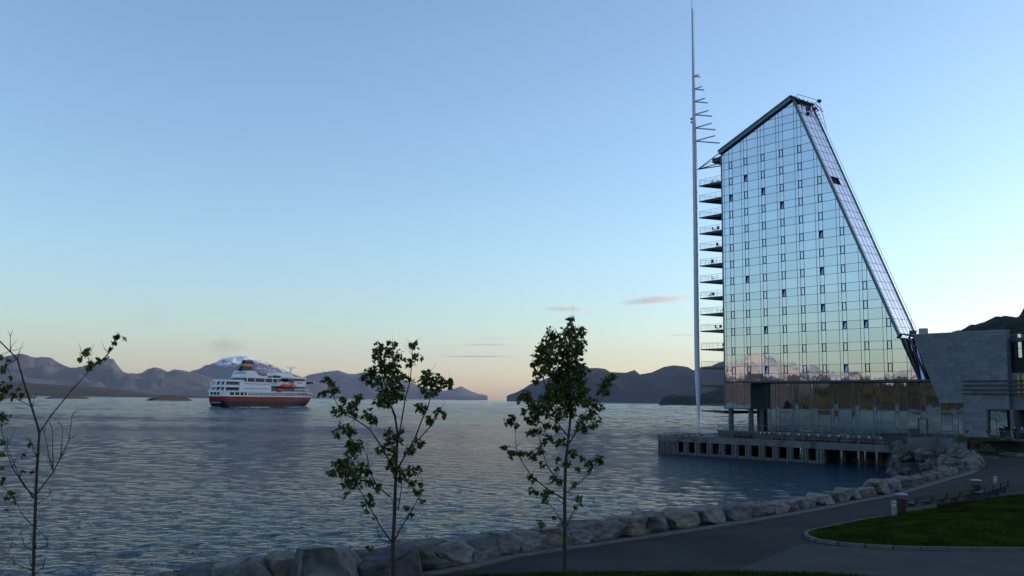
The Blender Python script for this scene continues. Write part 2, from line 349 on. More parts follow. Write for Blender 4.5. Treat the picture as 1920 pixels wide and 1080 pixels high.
mountain('dark_mountain_range', PX(0, (950, 749.5), (972, 745), (992, 733), (1015, 721), (1040, 706), (1065, 690), (1086, 680), (1105, 691), (1118, 690.5), (1135, 692), (1144, 698), (1160, 699), (1174, 699), (1190, 694), (1200, 702.5), (1222, 699), (1245, 689), (1265, 686), (1290, 689), (1301, 695.5), (1312, 690), (1335, 689), (1350, 682), (1400, 676), (1480, 680), (1600, 690), (1750, 700)), 8500, 2600, 2500, M['mtnR'], .26, .03, 40, 51., detail=1.3)
mountain('forest_headland', PX(0, (1236, 753.5), (1245, 744), (1261, 740.5), (1284, 741.7), (1306, 741), (1329, 736), (1352, 728), (1380, 716), (1420, 700), (1500, 668), (1580, 650), (1660, 640), (1720, 644)), 3000, 480, 500, M['forest'], .12, .022, 26, 61., jag=5)
HP = [(az_of(x), elev_of(x, y)) for x, y in ((1665, 690), (1720, 650), (1781, 623), (1793, 619), (1804, 615.5), (1815.6, 611.7), (1829, 606.7), (1842, 602), (1858, 596.7), (1875.5, 592), (1892, 589), (1920, 586.7))]
HP += [(30, .13), (34, .165), (38, .21), (42, .21), (50, .20), (60, .20), (75, .20), (95, .17), (115, .1), (125, .02)]  # out of view: flank raised to keep the sun off ship and foreground
mountain('wooded_hill', HP, 1050, 420, 2500, M['forest'], .10, .05, 30, 71., azprof=True, jag=3.5)
# mountains and the wooded island across the fjord on the left, which the facade mirrors
BP = [(-128, .03), (-122, .05), (-117, .042), (-113, .06), (-109, .052), (-107, .045), (-104.5, .048), (-103, .058), (-101.5, .082), (-100.3, .086), (-99, .070), (-97.5, .050), (-96, .045), (-95, .058), (-94, .050), (-93, .064), (-92, .054), (-91, .074), (-90, .088), (-89, .080), (-88, .060), (-86, .070), (-83, .058), (-80, .075), (-76, .05), (-72, .06), (-66, .04), (-60, .02)]
BP = [(a, e * .60) for a, e in BP]
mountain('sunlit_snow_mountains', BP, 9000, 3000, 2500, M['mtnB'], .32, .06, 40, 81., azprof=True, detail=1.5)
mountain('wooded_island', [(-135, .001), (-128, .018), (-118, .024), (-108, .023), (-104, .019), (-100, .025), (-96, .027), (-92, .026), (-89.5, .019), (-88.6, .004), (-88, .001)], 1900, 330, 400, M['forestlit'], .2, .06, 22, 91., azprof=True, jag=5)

# skerries and far islets
def islet(x0, x1, yb, yt, label, parent=None, seed=0):
    a = onz(x0, yb, 0); b = onz(x1, yb, 0); n = 44; m = 9; V = []
    dirv = (b - a); L = dirv.length; dirv.normalize(); per = Vector((-dirv.y, dirv.x, 0)); h = (yb - yt) / FPX * a.length
    for j in range(m):
        v = j / (m - 1) * 2 - 1
        for i in range(n):
            u = i / (n - 1); env = max(0, (1 - abs(2 * u - 1) ** 2.2)) * (1 - v * v)
            p = a + dirv * L * u + per * v * L * .05
            z = -1.0 + (h * 1.7 + 1.5) * env ** .5 * (.75 + .5 * fbm(u * 6, v, 1., 4, False, seed))
            V.append((p.x, p.y, z))
    o = npmesh('skerry', V, grid_faces(m, n), M['skerry']); tag(o, label, 'skerry', 'low rocky skerries in the fjord'); return o
islet(-30, 72, 747, 743, 'low dark skerry at the left edge of the fjord', seed=1)
islet(88, 163, 748, 743.6, 'low dark skerry between the left sapling and the gap', seed=2)
islet(280, 356, 751.5, 744.5, 'dark skerry carrying the small beacon, left of the ship', seed=3)
q = onz(335, 749.5, 0); m = MB().lathe((q.x, q.y, .5), [(2.2, 0), (2.0, 1.6), (1.7, 1.7), (1.5, 4.2), (.2, 5.0)], 10)
tag(m.build('beacon', M['skerry']), 'small squat beacon standing on the skerry left of the ship', 'beacon')

# ------------------------------------------------------------------ land
KP = [(820, 1078), (900, 1064), (962, 1047), (1056, 1033), (1187, 1014), (1337, 991), (1500, 964), (1605, 944), (1688, 928.6), (1785, 899), (1820, 889), (1838, 882), (1846, 875), (1847, 869), (1838, 862), (1820, 855)]
G = 3.8
kerb_pts = [onz(x, y, G) for x, y in KP]
shore = [Vector((-60, -12, G)), Vector((-22, 14, G)), Vector((-7.5, 25.6, G))] + kerb_pts
def offset(pts, d):
    out = []
    for i, p in enumerate(pts):
        t = (pts[min(i + 1, len(pts) - 1)] - pts[max(i - 1, 0)]); t.z = 0; t.normalize(); out.append(p + Vector((-t.y, t.x, 0)) * d)
    return out
sea_edge = offset(shore, 1.5)
land = [Vector((v.x, v.y, G)) for v in sea_edge] + [Vector((52, 108, G)), Vector((53.5, 121, G)), Vector((56, 137, G)), Vector((60, 150, G)), Vector((78, 162, G)), Vector((110, 215, G)), Vector((330, 560, G)), Vector((420, 1100, G)), Vector((700, 2500, G)), Vector((1500, 4500, G)), Vector((9000, 4500, G)), Vector((9000, -5000, G)), Vector((-150, -5000, G)), Vector((-150, -80, G))]
skirt = [Vector((v.x, v.y, -2)) for v in offset(land[:len(sea_edge) + 5], 1.6)]
mb = MB(); mb.add([v - Vector((0, 0, .004)) for v in land], [tuple(range(len(land)))[::-1]])
k = len(sea_edge) + 5
mb.add([v - Vector((0, 0, .004)) for v in land[:k]] + skirt, [(i, i + 1, k + i + 1, k + i) for i in range(k - 1)])
struct(mb.build('ground', M['soil']))
# asphalt road following the kerb
inner = offset(shore, -.02)
far_r = [Vector((66, 128, 0)), Vector((110, 135, 0)), Vector((200, 90, 0)), Vector((200, -60, 0)), Vector((-60, -60, 0))]
ro = [Vector((v.x, v.y, G + .002)) for v in inner] + [Vector((v.x, v.y, G + .002)) for v in ([Vector((52, 101, 0)), Vector((56, 108, 0))] + far_r)]
struct(MB().add(ro, [tuple(range(len(ro)))[::-1]]).build('road', M['asphalt']))
# pale paved path crossing in front
pp = [onz(1500, 1021, G), onz(1385, 1068, G), onz(1330, 1110, G), onz(1500, 1180, G), onz(2300, 1180, G), onz(2300, 1045, G), onz(1925, 1034, G), onz(1700, 1031, G), onz(1600, 1025.5, G)]
struct(MB().add([Vector((v.x, v.y, G + .008)) for v in pp], [tuple(range(len(pp)))]).build('path', M['paving'], fix=True))
# pale kerb strip at the foot of the boulders, cut into kerb stones
kroot = thing('kerb', kerb_pts[4], 'low pale stone kerb running along the foot of the shoreline boulders', 'kerb')
ka = offset(shore, 0); kb = offset(shore, .42)
def resample(pts, step):
    out = [pts[0].copy()]; acc = 0
    for a, b in zip(pts[:-1], pts[1:]):
        L = (b - a).length; d = step - acc
        while d <= L: out.append(a + (b - a) * (d / L)); d += step
        acc = (acc + L) % step
    return out
kk = resample(shore[1:], 1.6)
for i in range(len(kk) - 1):
    a, b = kk[i], kk[i + 1]; t = (b - a).normalized(); nrm = Vector((-t.y, t.x, 0)); a2 = a + t * .015; b2 = b - t * .015
    h = .05 + rnd.uniform(-.008, .008)
    MB().box8([a2 + Vector((0, 0, -.1)), b2 + Vector((0, 0, -.1)), b2 + nrm * .42 + Vector((0, 0, -.1)), a2 + nrm * .42 + Vector((0, 0, -.1)), a2 + Vector((0, 0, h)), b2 + Vector((0, 0, h)), b2 + nrm * .42 + Vector((0, 0, h)), a2 + nrm * .42 + Vector((0, 0, h))]).build('kerb_stone', M['kerb'], kroot)

# lawn mound on the right with its own kerb
LP = [(1920, 1032), (1800, 1031.5), (1700, 1030), (1650, 1028), (1600, 1024), (1560, 1020.5), (1535, 1016), (1518, 1010), (1514, 1004), (1522, 999.5), (1540, 995.5), (1580, 987), (1625, 977.5), (1677, 971)]
lc = [onz(x, y, G) for x, y in LP]
lc = [Vector((45, 38, G)), Vector((30, 37.6, G))] + lc
lc += [Vector((21.4, 50.4, G)), Vector((24.5, 53.6, G)), Vector((30, 58, G)), Vector((38, 64, G)), Vector((47, 70, G)), Vector((60, 76, G))]
def poly_d(px, py, poly):
    best = 1e9
    for a, b in zip(poly[:-1], poly[1:]):
        ax, ay, bx, by = a.x, a.y, b.x, b.y; dx, dy = bx - ax, by - ay; L = dx * dx + dy * dy
        t = max(0, min(1, ((px - ax) * dx + (py - ay) * dy) / L)) if L else 0
        best = min(best, math.hypot(px - ax - dx * t, py - ay - dy * t))
    return best
def inside(px, py, poly):
    c = False; n = len(poly)
    for i in range(n):
        a, b = poly[i], poly[(i + 1) % n]
        if (a.y > py) != (b.y > py) and px < (b.x - a.x) * (py - a.y) / (b.y - a.y) + a.x: c = not c
    return c
lawnpoly = lc + [Vector((90, 76, G)), Vector((90, 38, G))]
def lawn_z(x, y):
    d = poly_d(x, y, lc); s = min(1, d / 7.); s = s * s * (3 - 2 * s); amp = .42 + .028 * max(0, x - 14)
    return G + .10 + s * amp + .03 * fbm(x, y, .35, 3)
def lawn_mesh(name, poly, zf, step, mat):
    xs = [p.x for p in poly]; ys = [p.y for p in poly]
    bm = bmesh.new(); f = bm.faces.new([bm.verts.new((p.x, p.y, 0)) for p in poly])
    x = min(xs) + step
    while x < max(xs):
        g = bm.verts[:] + bm.edges[:] + bm.faces[:]; bmesh.ops.bisect_plane(bm, geom=g, plane_co=(x, 0, 0), plane_no=(1, 0, 0)); x += step
    y = min(ys) + step
    while y < max(ys):
        g = bm.verts[:] + bm.edges[:] + bm.faces[:]; bmesh.ops.bisect_plane(bm, geom=g, plane_co=(0, y, 0), plane_no=(0, 1, 0)); y += step
    for v in bm.verts: v.co.z = zf(v.co.x, v.co.y)
    bmesh.ops.recalc_face_normals(bm, faces=bm.faces)
    me = bpy.data.meshes.new(name); bm.to_mesh(me); bm.free(); me.materials.append(mat)
    me.polygons.foreach_set('use_smooth', [True] * len(me.polygons))
    o = bpy.data.objects.new(name, me); col.objects.link(o)
    if sum(p.normal.z for p in me.polygons) < 0: me.flip_normals()
    WL[o] = Vector((0, 0, 0)); return o
struct(lawn_mesh('lawn', lawnpoly, lawn_z, 1.0, M['grass']))
kroot2 = thing('kerb', lc[5], 'raised stone kerb curving round the lawn tip on the right', 'kerb')
kk = resample(lc[:16], 1.0)
for i in range(len(kk) - 1):
    a, b = kk[i], kk[i + 1]; t = (b - a).normalized(); nrm = Vector((t.y, -t.x, 0)) * -1; a2 = a + t * .012; b2 = b - t * .012
    out = -.16; P8 = []
    for z in (-.1, .13):
        for q, w in ((a2, 0), (b2, 0), (b2, out), (a2, out)): P8.append(q + nrm * w * -1 + Vector((0, 0, z)))
    MB().box8(P8).build('kerb_stone', M['kerb'], kroot2, fix=True)

def grass_blades(name, poly, zf, n, size, x0, x1, y0, y1, label_kind=True, edge=None):
    V = []; F = []; c = 0; tries = 0
    while c < n and tries < n * 6:
        tries += 1
        x = rnd.uniform(x0, x1); y = rnd.uniform(y0, y1)
        if not inside(x, y, poly): continue
        z = zf(x, y) - .01; a = rnd.uniform(0, 6.28); h = size * rnd.uniform(.5, 1.3); w = .012 + size * .12; lean = rnd.uniform(0, .5) * h; b = rnd.uniform(0, 6.28)
        dx, dy = math.cos(a) * w, math.sin(a) * w; o = len(V)
        V += [(x - dx, y - dy, z), (x + dx, y + dy, z), (x + lean * math.cos(b), y + lean * math.sin(b), z + h)]; F.append((o, o + 1, o + 2)); c += 1
    o = npmesh(name, V, F, M['blade'], False); o['kind'] = 'stuff'; tag(o, cat='grass'); return o
o = grass_blades('grass', lawnpoly, lawn_z, 60000, .09, 12.5, 32, 37.5, 62); tag(o, 'short green grass covering the lawn mound on the right')
# near verge at the bottom of the photograph, slope up to the photographer
def near_z(x, y): return G + .02 + max(0, (31.6 - y)) * .13 + .02 * fbm(x, y, .5, 3)
np_ = [onz(1236, 1081, G), onz(1290, 1077, G), onz(1380, 1073, G), onz(1500, 1076, G), onz(1560, 1080, G), Vector((11.8, 28, G)), Vector((12, -6, G)), Vector((-14, -6, G)), Vector((-10, 16, G)), Vector((-3, 26, G)), Vector((1.5, 30, G))]
struct(lawn_mesh('near_lawn', np_, near_z, 1.0, M['grass']))
o = grass_blades('grass', np_, near_z, 22000, .12, -3, 12, 24, 32); tag(o, 'rough grass on the near verge under the two young maples')

# plaza in front of the hotel, retaining wall, far lawn
PZ = 5.45
PL = 4.9
pz = [onz(1702, 822, PL), onz(1760, 822.5, PL), onz(1812, 824, 5.0), onz(1850, 826, 5.25), onz(1925, 828, PZ), Vector((110, 112, PZ)), Vector((140, 150, PZ)), Vector((98, 190, PZ)), Vector((60, 158, PL))]
struct(MB().prism([Vector((v.x, v.y, G - 1)) for v in pz], [v.copy() for v in pz]).build('plaza', M['paving'], fix=True))
rw = [onz(1700, 822, PL + .05), onz(1760, 822.5, PL + .05), onz(1812, 824, PL + .15)]
A = [Vector((p.x, p.y, 2.0)) + Vector((-.1, -.35, 0)) for p in rw]
B = [Vector((p.x, p.y, p.z + .15)) + Vector((-.1, -.35, 0)) for p in rw]; Bk = [b + Vector((.1, .3, 0)) for b in B]; Ak = [b + Vector((.1, .3, 0)) for b in A]
m = MB()
for i in range(2): m.box8([A[i], A[i + 1], Ak[i + 1], Ak[i], B[i], B[i + 1], Bk[i + 1], Bk[i]])
tag(m.build('retaining_wall', M['stone'], fix=True), 'weathered grey retaining wall below the plaza between pier and shrubs', 'wall')
# sloping lawn beneath the plaza
fl = [onz(1815, 826, PZ), onz(1850, 827, PZ), onz(1925, 829, PZ), Vector((110, 108, G)), Vector((90, 92, G)), onz(1920, 853, 4.0), onz(1870, 846, 4.0), onz(1820, 842, 4.0)]
def fl_z(x, y):
    a = onz(1815, 826, PZ); b = onz(1925, 829, PZ); t = (b - a).normalized(); n = Vector((t.y, -t.x, 0)); d = (Vector((x, y, 0)) - Vector((a.x, a.y, 0))).dot(n)
    return PZ + .03 - max(0, min(1, d / 10.)) * 1.5
struct(lawn_mesh('far_lawn', fl, fl_z, 1.2, M['grass']))

# ------------------------------------------------------------------ boulders
def rock_mesh(seed, hi=True):
    r = random.Random(seed); bm = bmesh.new(); bmesh.ops.create_icosphere(bm, subdivisions=4 if hi else 3, radius=1)
    planes = []
    for s in (1, -1):
        for ax in range(3):
            n = Vector((0, 0, 0)); n[ax] = s; n += Vector([r.uniform(-.28, .28) for _ in range(3)]); planes.append((n.normalized(), r.uniform(.62, .78)))
    for _ in range(16):
        n = Vector([r.gauss(0, 1) for _ in range(3)]).normalized(); planes.append((n, r.uniform(.70, .90)))
    for v in bm.verts:
        p = v.co * 1.15
        for n, d in planes:
            e = p.dot(n) - d
            if e > 0: p = p - n * e
        q = v.co * 1.7 + Vector((seed * 3.1, 0, 0))
        p = p * (1 + .08 * noise.noise(q) + .09 * abs(noise.noise(q * 2.6)) + .05 * noise.noise(q * 6) + .03 * noise.noise(q * 14))
        v.co = p
    xs = [v.co for v in bm.verts]
    for ax in range(3):
        mn = min(v[ax] for v in xs); mx = max(v[ax] for v in xs); s = 1 / (mx - mn); c = (mn + mx) / 2
        for v in bm.verts: v.co[ax] = (v.co[ax] - c) * s
    for v in bm.verts: v.co.z += .5
    me = bpy.data.meshes.new('boulder'); bm.to_mesh(me); bm.free(); return me
RM = []
for i in range(12):
    me = rock_mesh(i + 1); RM.append(me)
RV = {}
def rock(loc, sx, sy, sz, rz, mat, label, group, cat='boulder', tilt=0.):
    i = rnd.randrange(12); key = (i, mat)
    if key not in RV:
        me = RM[i].copy(); me.materials.append(M[mat]); RV[key] = me
    o = bpy.data.objects.new('boulder', RV[key]); col.objects.link(o); o.location = loc; o.scale = (sx, sy, sz)
    o.rotation_euler = (rnd.uniform(-tilt, tilt), rnd.uniform(-tilt, tilt), rz); return tag(o, label, cat, group)
def kerb_y(x):
    xs = [p[0] for p in KP[:12]]; ys = [p[1] for p in KP[:12]]
    return float(np.interp(x, xs, ys))
FR = [(775, 860, 1011, 'g'), (843, 925, 1007, 'g'), (905, 978, 1001, 'd'), (950, 1003, 992, 'g'), (985, 1042, 991, 'g'), (1031, 1092, 985, 'b'), (1085, 1136, 986, 'g'), (1108, 1192, 969, 'g'), (1184, 1242, 963, 'b'), (1231, 1282, 957, 'g'), (1277, 1341, 950, 'b'), (1331, 1388, 944, 'g'), (1384, 1432, 939, 'g'), (1430, 1473, 938, 'b'), (1466, 1502, 936, 'g'), (1480, 1524, 929, 'b'), (1515, 1553, 922, 'g'), (1549, 1588, 916, 'g'), (1583, 1614, 915, 'b'), (1602, 1640, 904, 'g'), (1635, 1665, 904, 'b'), (1656, 1690, 889, 'g'), (1684, 1716, 888, 'g'), (1710, 1738, 882, 'g'), (1733, 1753, 882, 'b'), (1750, 1768, 882, 'b'), (1764, 1784, 878, 'g'), (1780, 1798, 872, 'b'), (1794, 1810, 869, 'b'), (1807, 1822, 866, 'b'), (1820, 1835, 864, 'g')]
ORD = 'first second third fourth fifth sixth seventh eighth ninth tenth eleventh twelfth thirteenth fourteenth fifteenth sixteenth seventeenth eighteenth nineteenth twentieth twenty-first twenty-second twenty-third twenty-fourth twenty-fifth twenty-sixth twenty-seventh twenty-eighth twenty-ninth thirtieth thirty-first thirty-second thirty-third thirty-fourth thirty-fifth thirty-sixth thirty-seventh thirty-eighth thirty-ninth fortieth'.split()
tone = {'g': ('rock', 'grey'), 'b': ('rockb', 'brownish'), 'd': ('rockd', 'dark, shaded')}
FR2 = [(262, 345, 1074, 'g', 4.3), (312, 412, 1064, 'g', 4.35), (405, 515, 1044, 'g', 4.6), (505, 575, 1043, 'b', 4.55), (555, 668, 1026, 'g', 4.9), (663, 782, 1025, 'd', 4.8)]
cnt = 0
for x0, x1, yt, t, zt in FR2:
    xc = (x0 + x1) / 2; p = onz(xc, yt + 3, zt); w = (x1 - x0) / FPX * p.length * 1.16; zb = 2.6
    rock((p.x, p.y, zb), w, w * 1.0, (zt + .12 - zb) * 1.02, rnd.choice((.5, 3.64)) + rnd.uniform(-.2, .2), tone[t][0], f"big {tone[t][1]} boulder, {ORD[cnt]} from the left in the kerbside shoreline row", 'boulders lining the shore'); cnt += 1
for x0, x1, yt, t in FR:
    xc = (x0 + x1) / 2; p = onz(xc, kerb_y(xc) - 4, G); w = (x1 - x0) / FPX * (p - CP).dot(cF) * 1.34
    t1 = onz(xc - 15, kerb_y(xc - 15), G); t2 = onz(xc + 15, kerb_y(xc + 15), G); t_ = (t2 - t1).normalized(); nn = Vector((-t_.y, t_.x, 0))
    depth = min(max(w * 1.0, .8), 1.9); c = p + nn * (depth * .5 + .28)
    ang = math.atan2(t_.y, t_.x)
    d = c.x * cF.x + c.y * cF.y; zt = CAM_H - (yt + 1 - horizon_y(xc)) * math.hypot(c.x, c.y) / FPX * 1.0
    w2 = w / max(.6, abs(t_.x))*.98
    rock((c.x, c.y, G - .25), w2 if w2 < 2.9 else 2.9, depth, max(.8, (zt - G + .25) * 1.14), ang + rnd.choice((0, math.pi)) + rnd.uniform(-.12, .12), tone[t][0], f"{tone[t][1]} boulder, {ORD[cnt]} from the left in the kerbside shoreline row", 'boulders lining the shore', tilt=.06); cnt += 1
# tail of the row curving back behind the bend
tail = [kerb_pts[11], kerb_pts[12], kerb_pts[13], kerb_pts[14], kerb_pts[15]]
for i, q in enumerate(resample(offset(tail, .9), 1.5)):
    mt = rnd.choice(('rock', 'rockb')); rock((q.x, q.y, G - .3), 1.7, 1.3, rnd.uniform(.9, 1.25), rnd.uniform(0, 3), mt, f"{'grey' if mt == 'rock' else 'brownish'} boulder, {ORD[i]} in the row doubling back beyond the bend", 'boulders beyond the bend', tilt=.1)
# second tier of the revetment towards the water
sh2 = resample(offset(shore[1:], 2.6), 1.9)
for q in sh2:
    if proj(q)[1] > 1300: continue
    s = rnd.uniform(1.3, 2.2); mt = rnd.choice(('rock', 'rock', 'rockb', 'rockd')); tn = {'rock': 'grey', 'rockd': 'dark', 'rockb': 'brownish'}[mt]; px = proj(q)[0]; sd = 'near the left corner of the photo' if px < 500 else ('left of the two maples' if px < 740 else ('between the two maples' if px < 1058 else ('right of the maples' if px < 1400 else 'close to the bend')))
    rock((q.x + rnd.uniform(-.3, .3), q.y + rnd.uniform(-.3, .3), G - 1.3 + rnd.uniform(-.2, .1)), s, s * .8, rnd.uniform(1.2, 1.6), rnd.uniform(0, 6), mt, f"{'large' if s > 1.75 else 'smaller'} {tn} boulder behind the shoreline row, {sd}", 'lower tier of shore boulders', tilt=.3)
for off, z0 in ((4.2, -1.0), (5.6, -1.6)):
    for q in resample(offset(shore[1:], off), 2.1):
        if proj(q)[1] > 1300: continue
        s = rnd.uniform(1.3, 2.2); rock((q.x + rnd.uniform(-.4, .4), q.y + rnd.uniform(-.4, .4), z0 + (1.4 if off < 5 else .3) + rnd.uniform(-.2, .2)), s, s * .9, 1.5, rnd.uniform(0, 6), rnd.choice(('rockd', 'rock')), 'half wet boulder at the waterline below the shoreline row', 'waterline boulders', tilt=.3)
# riprap slope under the land end of the pier
rp = resample([Vector((47.5, 97, 0)), Vector((51.5, 107, 0)), Vector((53, 121, 0)), Vector((55, 137, 0))], .5); rpo = [offset(rp, d_) for d_ in (0, 1, 2, 3, 4, 5, 6)]
for k in range(190):
    v = rnd.random(); d_ = min(6, int(v * 7)); i_ = rnd.randrange(len(rp)); p = rpo[d_][i_] + Vector((rnd.uniform(-.5, .5), rnd.uniform(-.5, .5), 0)); z = 4.0 - v * 4.2 + rnd.uniform(-.3, .3)
    x = proj(Vector((p.x, p.y, z)))[0]
    if x < 1676 - 12 * (z < 1.2): continue
    s = rnd.uniform(.75, 1.6)
    mt = rnd.choice(('rock', 'rockd', 'rockb', 'rock', 'rockd')); tn = {'rock': 'grey', 'rockd': 'dark', 'rockb': 'brownish'}[mt]
    sz_ = 'small' if s < 1.2 else ('middling' if s < 1.55 else 'large'); hg = 'low' if z < 1.6 else ('halfway up' if z < 3.1 else 'high'); sd = 'under the pier deck' if x < 1715 else ('in the middle' if x < 1765 else 'towards the bend')
    rock((p.x, p.y, z - .5), s, s * .9, s * .75, rnd.uniform(0, 6), mt, f'{sz_} {tn} boulder {hg} in the riprap heap, {sd}', 'riprap at the pier', tilt=.5)

# ------------------------------------------------------------------ pier
pA = onz(1233.5, 849.7, 0); pA.z = 0; pe = Vector((.662, -.749, 0)).normalized(); pi = Vector((-pe.y, pe.x, 0)); DECK = 3.2
def PP(l, d, z): return Vector((pA.x, pA.y, 0)) + pe * l + pi * d + Vector((0, 0, z))
def p_l(x, y=830):
    q = onplane(x, y, PP(0, 0, 0), pi); return (q - PP(0, 0, 0)).dot(pe)
def pbox(m, l0, l1, d0, d1, z0, z1): return m.box8([PP(l0, d0, z0), PP(l1, d0, z0), PP(l1, d1, z0), PP(l0, d1, z0), PP(l0, d0, z1), PP(l1, d0, z1), PP(l1, d1, z1), PP(l0, d1, z1)])
pier = thing('pier', PP(20, 4, 0), 'long weathered concrete pier on piles carrying the glass hotel', 'pier')
LE = p_l(1700)
pbox(MB(), 0, LE + 8, 0, 24, 2.95, DECK).build('deck', M['concrete'], pier, fix=True)
pbox(MB(), 0, LE + 3, -.12, .3, 2.3, DECK + .16).build('edge_beam', M['concrete'], pier, fix=True)
pbox(MB(), -.12, .3, .3, 24, 2.3, DECK + .16).build('edge_beam', M['concrete'], pier, fix=True)
ox = [(180, 225), (260, 302), (340, 386), (425, 470), (512, 560), (603, 651), (693, 745), (790, 838), (883, 939), (982, 1040), (1087, 1141)]
ops = [(p_l(1220 + a / 3.692), p_l(1220 + b / 3.692)) for a, b in ox]; endl = p_l(1545)
# wall between the openings, cut as piers below the beam and a sill beam at the waterline
l = 0.0
for a, b in ops + [(endl, endl)]:
    pbox(MB(), l, a, .05, .35, 0.45, 2.298).build('wall_bay', M['concrete'], pier, fix=True); l = b
pbox(MB(), 0, endl, .04, .36, -1.5, .448).build('waterline_sill', M['wet'], pier, fix=True)
# pilasters: two boards beside each opening and ribs at the left end
for k in range(8):
    ll = .25 + k * .62; pbox(MB(), ll, ll + .22, -.12, .04, -1, 2.29).build('rib', M['concrete'] if k % 2 else M['wet'], pier, fix=True)
for i, (a, b) in enumerate(ops):
    na = ops[i + 1][0] if i + 1 < len(ops) else endl
    for f in (.22, .68):
        ll = b + (na - b) * f; pbox(MB(), ll - .14, ll + .14, -.10, .04, -1, 2.29).build('pile', M['concrete'], pier, fix=True)
pbox(MB(), -.05, .25, .36, 24, -1, 2.29).build('end_wall', M['concrete'], pier, fix=True)
m = MB(); 
ll = 3.0
while ll < LE + 6:
    for d in (5.5, 11, 17): m.tube([PP(ll, d, -2), PP(ll, d, 2.95)], .28, 8)
    ll += 3.1
o = m.build('support_piles', M['wet'], pier); o['kind'] = 'stuff'
# rear quay wall with narrow gaps where daylight shows through
gaps = [p_l(x) for x in (1280.0, 1341, 1503, 1526, 1579, 1611, 1622, 1644)]
gl = []
for x in (1280, 1340.5, 1502, 1526.5, 1578.5, 1610.5, 1622, 1644.5):
    q = onplane(x, 845, PP(0, 21, 0), pi); gl.append((q - PP(0, 0, 0)).dot(pe))
l = .3
for g_ in sorted(gl):
    w = .42
    if g_ - w > l: pbox(MB(), l, g_ - w, 21, 21.3, -1, 2.9).build('rear_wall', M['wet'], pier, fix=True)
    l = g_ + w * .2
pbox(MB(), l, LE + 8, 21, 21.3, -1, 2.9).build('rear_wall', M['wet'], pier, fix=True)
# low timber rail on the deck edge
for l0, l1 in ((1.0, 9.4), (12.4, 16.8)):
    m = MB(); pbox(m, l0, l1, .5, .6, DECK + .62, DECK + .70).build('rail', M['wood'], pier, fix=True)
    for k in range(int((l1 - l0) / 1.4) + 1): pbox(MB(), l0 + k * 1.4, l0 + k * 1.4 + .1, .5, .6, DECK, DECK + .62).build('rail_post', M['wood'], pier, fix=True)
pr = thing('railing', PP(34, .6, DECK), 'thin steel railing along the landward half of the pier edge', 'railing')
for z in (.55, 1.05):
    m = MB().tube([PP(24, .5, DECK + z), PP(LE + 2, .5, DECK + z)], .025, 5); m.build('handrail', M['steel'], pr)
ll = 24
while ll < LE + 2: MB().tube([PP(ll, .5, DECK), PP(ll, .5, DECK + 1.05)], .03, 5).build('post', M['steel'], pr); ll += 1.9

# ------------------------------------------------------------------ hotel
K = 1.0625
P0 = Vector((38.74, 170, 0)); D = Vector((math.sin(R(38.1)), -math.cos(R(38.1)), 0)); I = Vector((-D.y, D.x, 0))  # I points into the building
I = Vector((math.cos(R(38.1)), math.sin(R(38.1)), 0))
def FP(s, t, z): return P0 + D * s + I * t + Vector((0, 0, z))
def f_sz(x, y, t=0.):
    q = onplane(x, y, P0 + I * t, I); return (q - P0).dot(D), q.z
def Z(v): return CAM_H + v * K
S = lambda v: v * K
hotel = thing('glass_hotel', FP(12, 3, DECK), 'sail shaped mirror glass hotel tower standing on the pier', 'hotel')
rows = [12.56 + 2.904 * k for k in range(11)][::-1] + [9.29, 6.03]
zl = []
for t_ in rows: zl += [t_, t_ - 1.26]
zl += [43.0, 44.6, 45.76, 47.1, 48.4]; zl = sorted(set(round(v, 3) for v in zl), reverse=True)
ztop, zbot = 50.2, 3.43
L_ = [1.62, 4.80, 8.34, 12.01, 15.54, 19.11, 22.79, 26.34, 29.95, 33.5]
Rr = [v + .74 for v in L_]; Aa = [v - .57 for v in L_]; Aa[0] = .56
sl_ = (31.88 - 14.97) / (49.17 - 9.65)
def right_s(z): return 14.97 + (49.17 - z) * sl_
TLz, APz = 43.35, 49.2
poly = [(0.04, zbot), (right_s(zbot), zbot), (right_s(49.2), 49.2), (14.35, 49.2), (0.04, 43.3)]
def clip(poly, x0, x1, y0, y1):
    def cl(p, f, inter):
        out = []
        for i in range(len(p)):
            a, b = p[i - 1], p[i]
            if f(b):
                if not f(a): out.append(inter(a, b))
                out.append(b)
            elif f(a): out.append(inter(a, b))
        return out
    def ix(v): return lambda a, b: (v, a[1] + (b[1] - a[1]) * (v - a[0]) / (b[0] - a[0]))
    def iy(v): return lambda a, b: (a[0] + (b[0] - a[0]) * (v - a[1]) / (b[1] - a[1]), v)
    for f, g in ((lambda p: p[0] >= x0, ix(x0)), (lambda p: p[0] <= x1, ix(x1)), (lambda p: p[1] >= y0, iy(y0)), (lambda p: p[1] <= y1, iy(y1))):
        if not poly: return []
        poly = cl(poly, f, g)
    return poly
def area(p): return abs(sum(p[i - 1][0] * p[i][1] - p[i][0] * p[i - 1][1] for i in range(len(p)))) / 2 if len(p) > 2 else 0
def pane(mb, pl, t0, th=.04, tilt=0.0015):
    cx = sum(p[0] for p in pl) / len(pl); cy = sum(p[1] for p in pl) / len(pl); a = rnd.uniform(-tilt, tilt) * .8; b = rnd.uniform(-tilt, tilt)
    f = [FP(S(p[0]), t0 + (p[0] - cx) * a + (p[1] - cy) * b, Z(p[1])) for p in pl]; k = [v + I * th for v in f]
    return mb.prism(f, k)
bands = [ztop] + zl + [zbot]; gap = .008
narrow = MB(); casem = []
